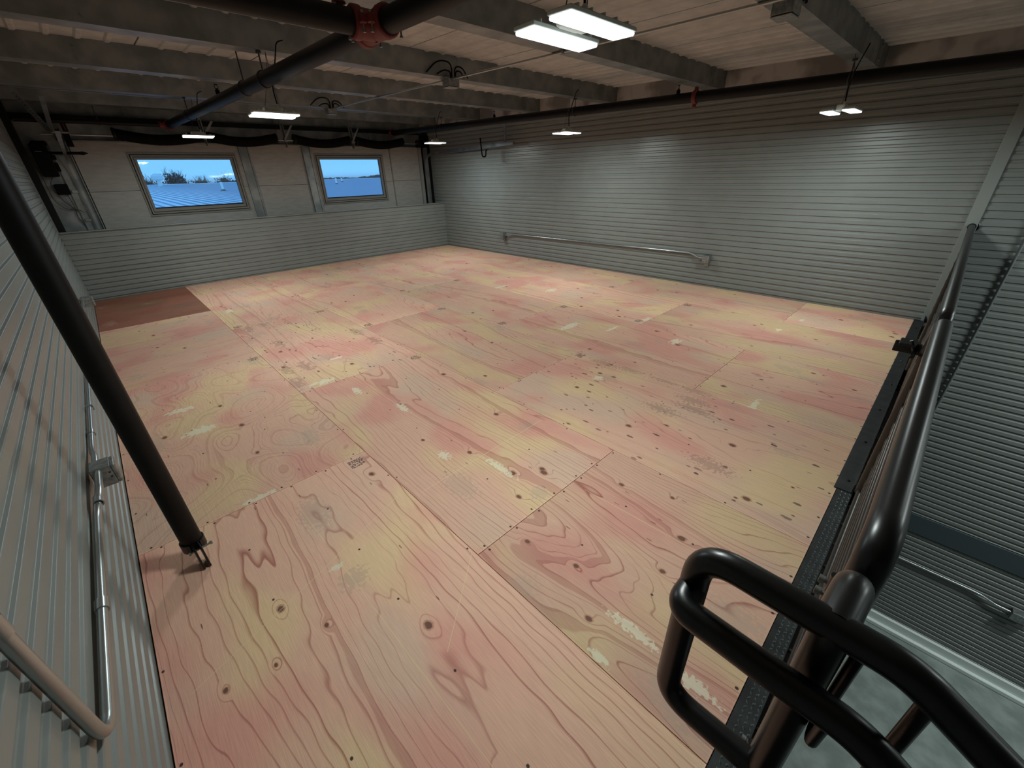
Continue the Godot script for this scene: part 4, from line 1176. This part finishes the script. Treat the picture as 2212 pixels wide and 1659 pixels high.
	mb = MB.new(); mb.box(Vector3(0.16, 2.43, 9.8), Vector3(0.22, 2.56, 9.84), 0.004); part("tag_holder", mb, M.rubber, o)
	mb = MB.new(); mb.box(Vector3(0.185, 2.44, 9.795), Vector3(0.2, 2.54, 9.8)); part("red_tag", mb, M.red, o)

# ---------------------------------------------------------------- outside the windows
func ext_y(z: float) -> float:
	return 0.37 + 0.012 * (z - 38.0)

func tree(p: Vector3, h: float, wd: float, label: String, m: Material, sd: int) -> void:
	var r := RandomNumberGenerator.new()
	r.seed = sd
	var o := thing("tree", label, "tree", p, "trees beyond the neighbouring roof")
	var mb := MB.new()
	mb.tube([p, p + Vector3(0, h * 0.55, 0), p + Vector3(r.randf_range(-0.3, 0.3), h * 0.98, 0)], [0.25, 0.16, 0.03], 6)
	for k in 26:
		var y0 := h * r.randf_range(0.35, 0.85)
		var a := r.randf() * TAU
		var l := h * r.randf_range(0.1, 0.26)
		var e := p + Vector3(cos(a) * l * 0.5, y0 + l, sin(a) * l * 0.5)
		mb.tube([p + Vector3(0, y0, 0), e], [0.07, 0.025], 4, false)
		for j in 4:
			var a2 := r.randf() * TAU
			mb.tube([p.lerp(e, 0.0) + (e - p) * 1.0 - Vector3(0, l * 0.1 * j, 0), e + Vector3(cos(a2) * 0.6, r.randf_range(0.4, 1.1), sin(a2) * 0.6)], [0.03, 0.012], 3, false)
	part("trunk", mb, M.bark, o)
	mb = MB.new()
	for k in 620:
		var q := Vector3(r.randfn(), 0, r.randfn()) * wd * 0.42
		q.y = h * clampf(r.randfn(0.76, 0.1), 0.3, 0.97)
		var s := r.randf_range(0.12, 0.34)
		var d := Vector3(r.randf_range(-1, 1), r.randf_range(0.2, 1.4), r.randf_range(-1, 1)).normalized() * s
		var e := d.cross(Vector3(r.randf_range(-1, 1), r.randf_range(-1, 1), r.randf_range(-1, 1))).normalized() * s * 0.5
		mb.tri(p + q - d, p + q + e, p + q + d, d.cross(e)); mb.tri(p + q - d, p + q - e, p + q + d, d.cross(e) + Vector3(0.1, 0, 0))
	part("foliage", mb, m, o, "stuff")

func build_outside() -> void:
	var mb := MB.new(); mb.box(Vector3(-300, -5.3, 12), Vector3(420, -5.0, 520))
	struct("ground", mb, M.ground)
	var o := thing("neighbour_building", "neighbouring building with a pale ribbed metal roof outside the windows", "building", Vector3(30, -5, 60))
	mb = MB.new()
	var prof := PackedVector2Array([Vector2(18, -5), Vector2(18, ext_y(18) - 0.15), Vector2(17.8, ext_y(17.8)), Vector2(112, ext_y(112)), Vector2(116, ext_y(108)), Vector2(116, -5)])
	mb.extrude(prof, Vector3(-30, 0, 0), Vector3(150, 0, 0), Vector3(0, 0, 1), Vector3.UP)
	part("roof", mb, M.ext_roof, o)
	mb = MB.new()
	for k in 296:
		var x := -30.0 + k * 0.61
		if x > 149: break
		mb.extrude(PackedVector2Array([Vector2(-0.05, 0), Vector2(0.05, 0), Vector2(0.022, 0.075), Vector2(-0.022, 0.075)]), Vector3(x, ext_y(17.8), 17.8), Vector3(x, ext_y(112), 112), Vector3.RIGHT, Vector3.UP, false)
	part("roof_seam", mb, M.ext_rib, o, "stuff")
	mb = MB.new(); mb.box(Vector3(-30, ext_y(111.7) + 0.05, 111.4), Vector3(150, ext_y(112) + 0.14, 112.3)); part("ridge_cap", mb, M.ext_roof, o)
	for v in [[Vector3(12.3, 0, 61.0), 0.95, "thin white vent pipe on the metal roof, seen through the larger window"], [Vector3(29.6, 0, 70.0), 0.9, "taller white vent pipe on the metal roof, seen through the smaller window"], [Vector3(36.2, 0, 83.0), 0.75, "shorter white vent pipe on the metal roof, right part of the smaller window"]]:
		var p: Vector3 = v[0]
		p.y = ext_y(p.z)
		o = thing("vent_pipe", v[2], "vent", p, "vent pipes on the metal roof")
		mb = MB.new(); mb.tube([p, p + Vector3(0, v[1], 0)], 0.13, 10); part("pipe", mb, M.vent, o)
		mb = MB.new(); mb.lathe(p, Vector3.UP, [Vector2(0, 0.35), Vector2(0.05, 0.3), Vector2(0.18, 0.14)], 12); part("boot", mb, M.pipe, o)
	var q := Vector3(10.9, ext_y(100.0), 100.0)
	o = thing("roof_ventilator", "white round roof ventilator against the trees, seen through the larger window", "vent", q)
	mb = MB.new(); mb.lathe(q, Vector3.UP, [Vector2(0, 0.3), Vector2(0.9, 0.26), Vector2(0.9, 0.5), Vector2(1.15, 0.85), Vector2(1.6, 0.85), Vector2(1.95, 0.5), Vector2(2.05, 0.0)], 14); part("hood", mb, M.vent, o)
	var ordinal := ["leftmost", "second from left", "third from left", "fourth from left", "fifth from left", "sixth from left", "seventh from left", "eighth from left", "ninth from left", "tenth from left", "eleventh from left", "rightmost"]
	for k in 12:
		var bx := 11.6 + k * 1.72
		var h := 7.0 + 0.45 * sin(k * 2.7) + (1.25 if k in [3, 4, 5] else 0.0)
		tree(Vector3(bx + 0.3 * sin(k * 5.1), -5.0, 132 + 7.0 * (k % 3)), h, 2.1, "bare-topped bushy tree beyond the metal roof, %s in the larger window" % ordinal[k], [M.leaf, M.leaf_dark][k % 2], 300 + k)
	mb = MB.new()
	var rr := RandomNumberGenerator.new(); rr.seed = 8
	for k in 260:
		var x := 60.0 + k * 0.55
		var hh := 6.7 + 0.25 * sin(x * 0.21) + maxf(0.0, x - 143.0) * 0.06 + rr.randf_range(-0.15, 0.15)
		mb.lathe(Vector3(x, -5, 300.0 + rr.randf_range(-6, 6)), Vector3.UP, [Vector2(0, 2.0), Vector2(hh * 0.7, 2.2), Vector2(hh * 0.92, 1.2), Vector2(hh, 0.0)], 6)
	o = thing("treeline", "low dark wooded ridge on the horizon in the smaller window", "trees", Vector3(150, -5, 300))
	part("foliage", mb, M.leaf_dark, o, "stuff")
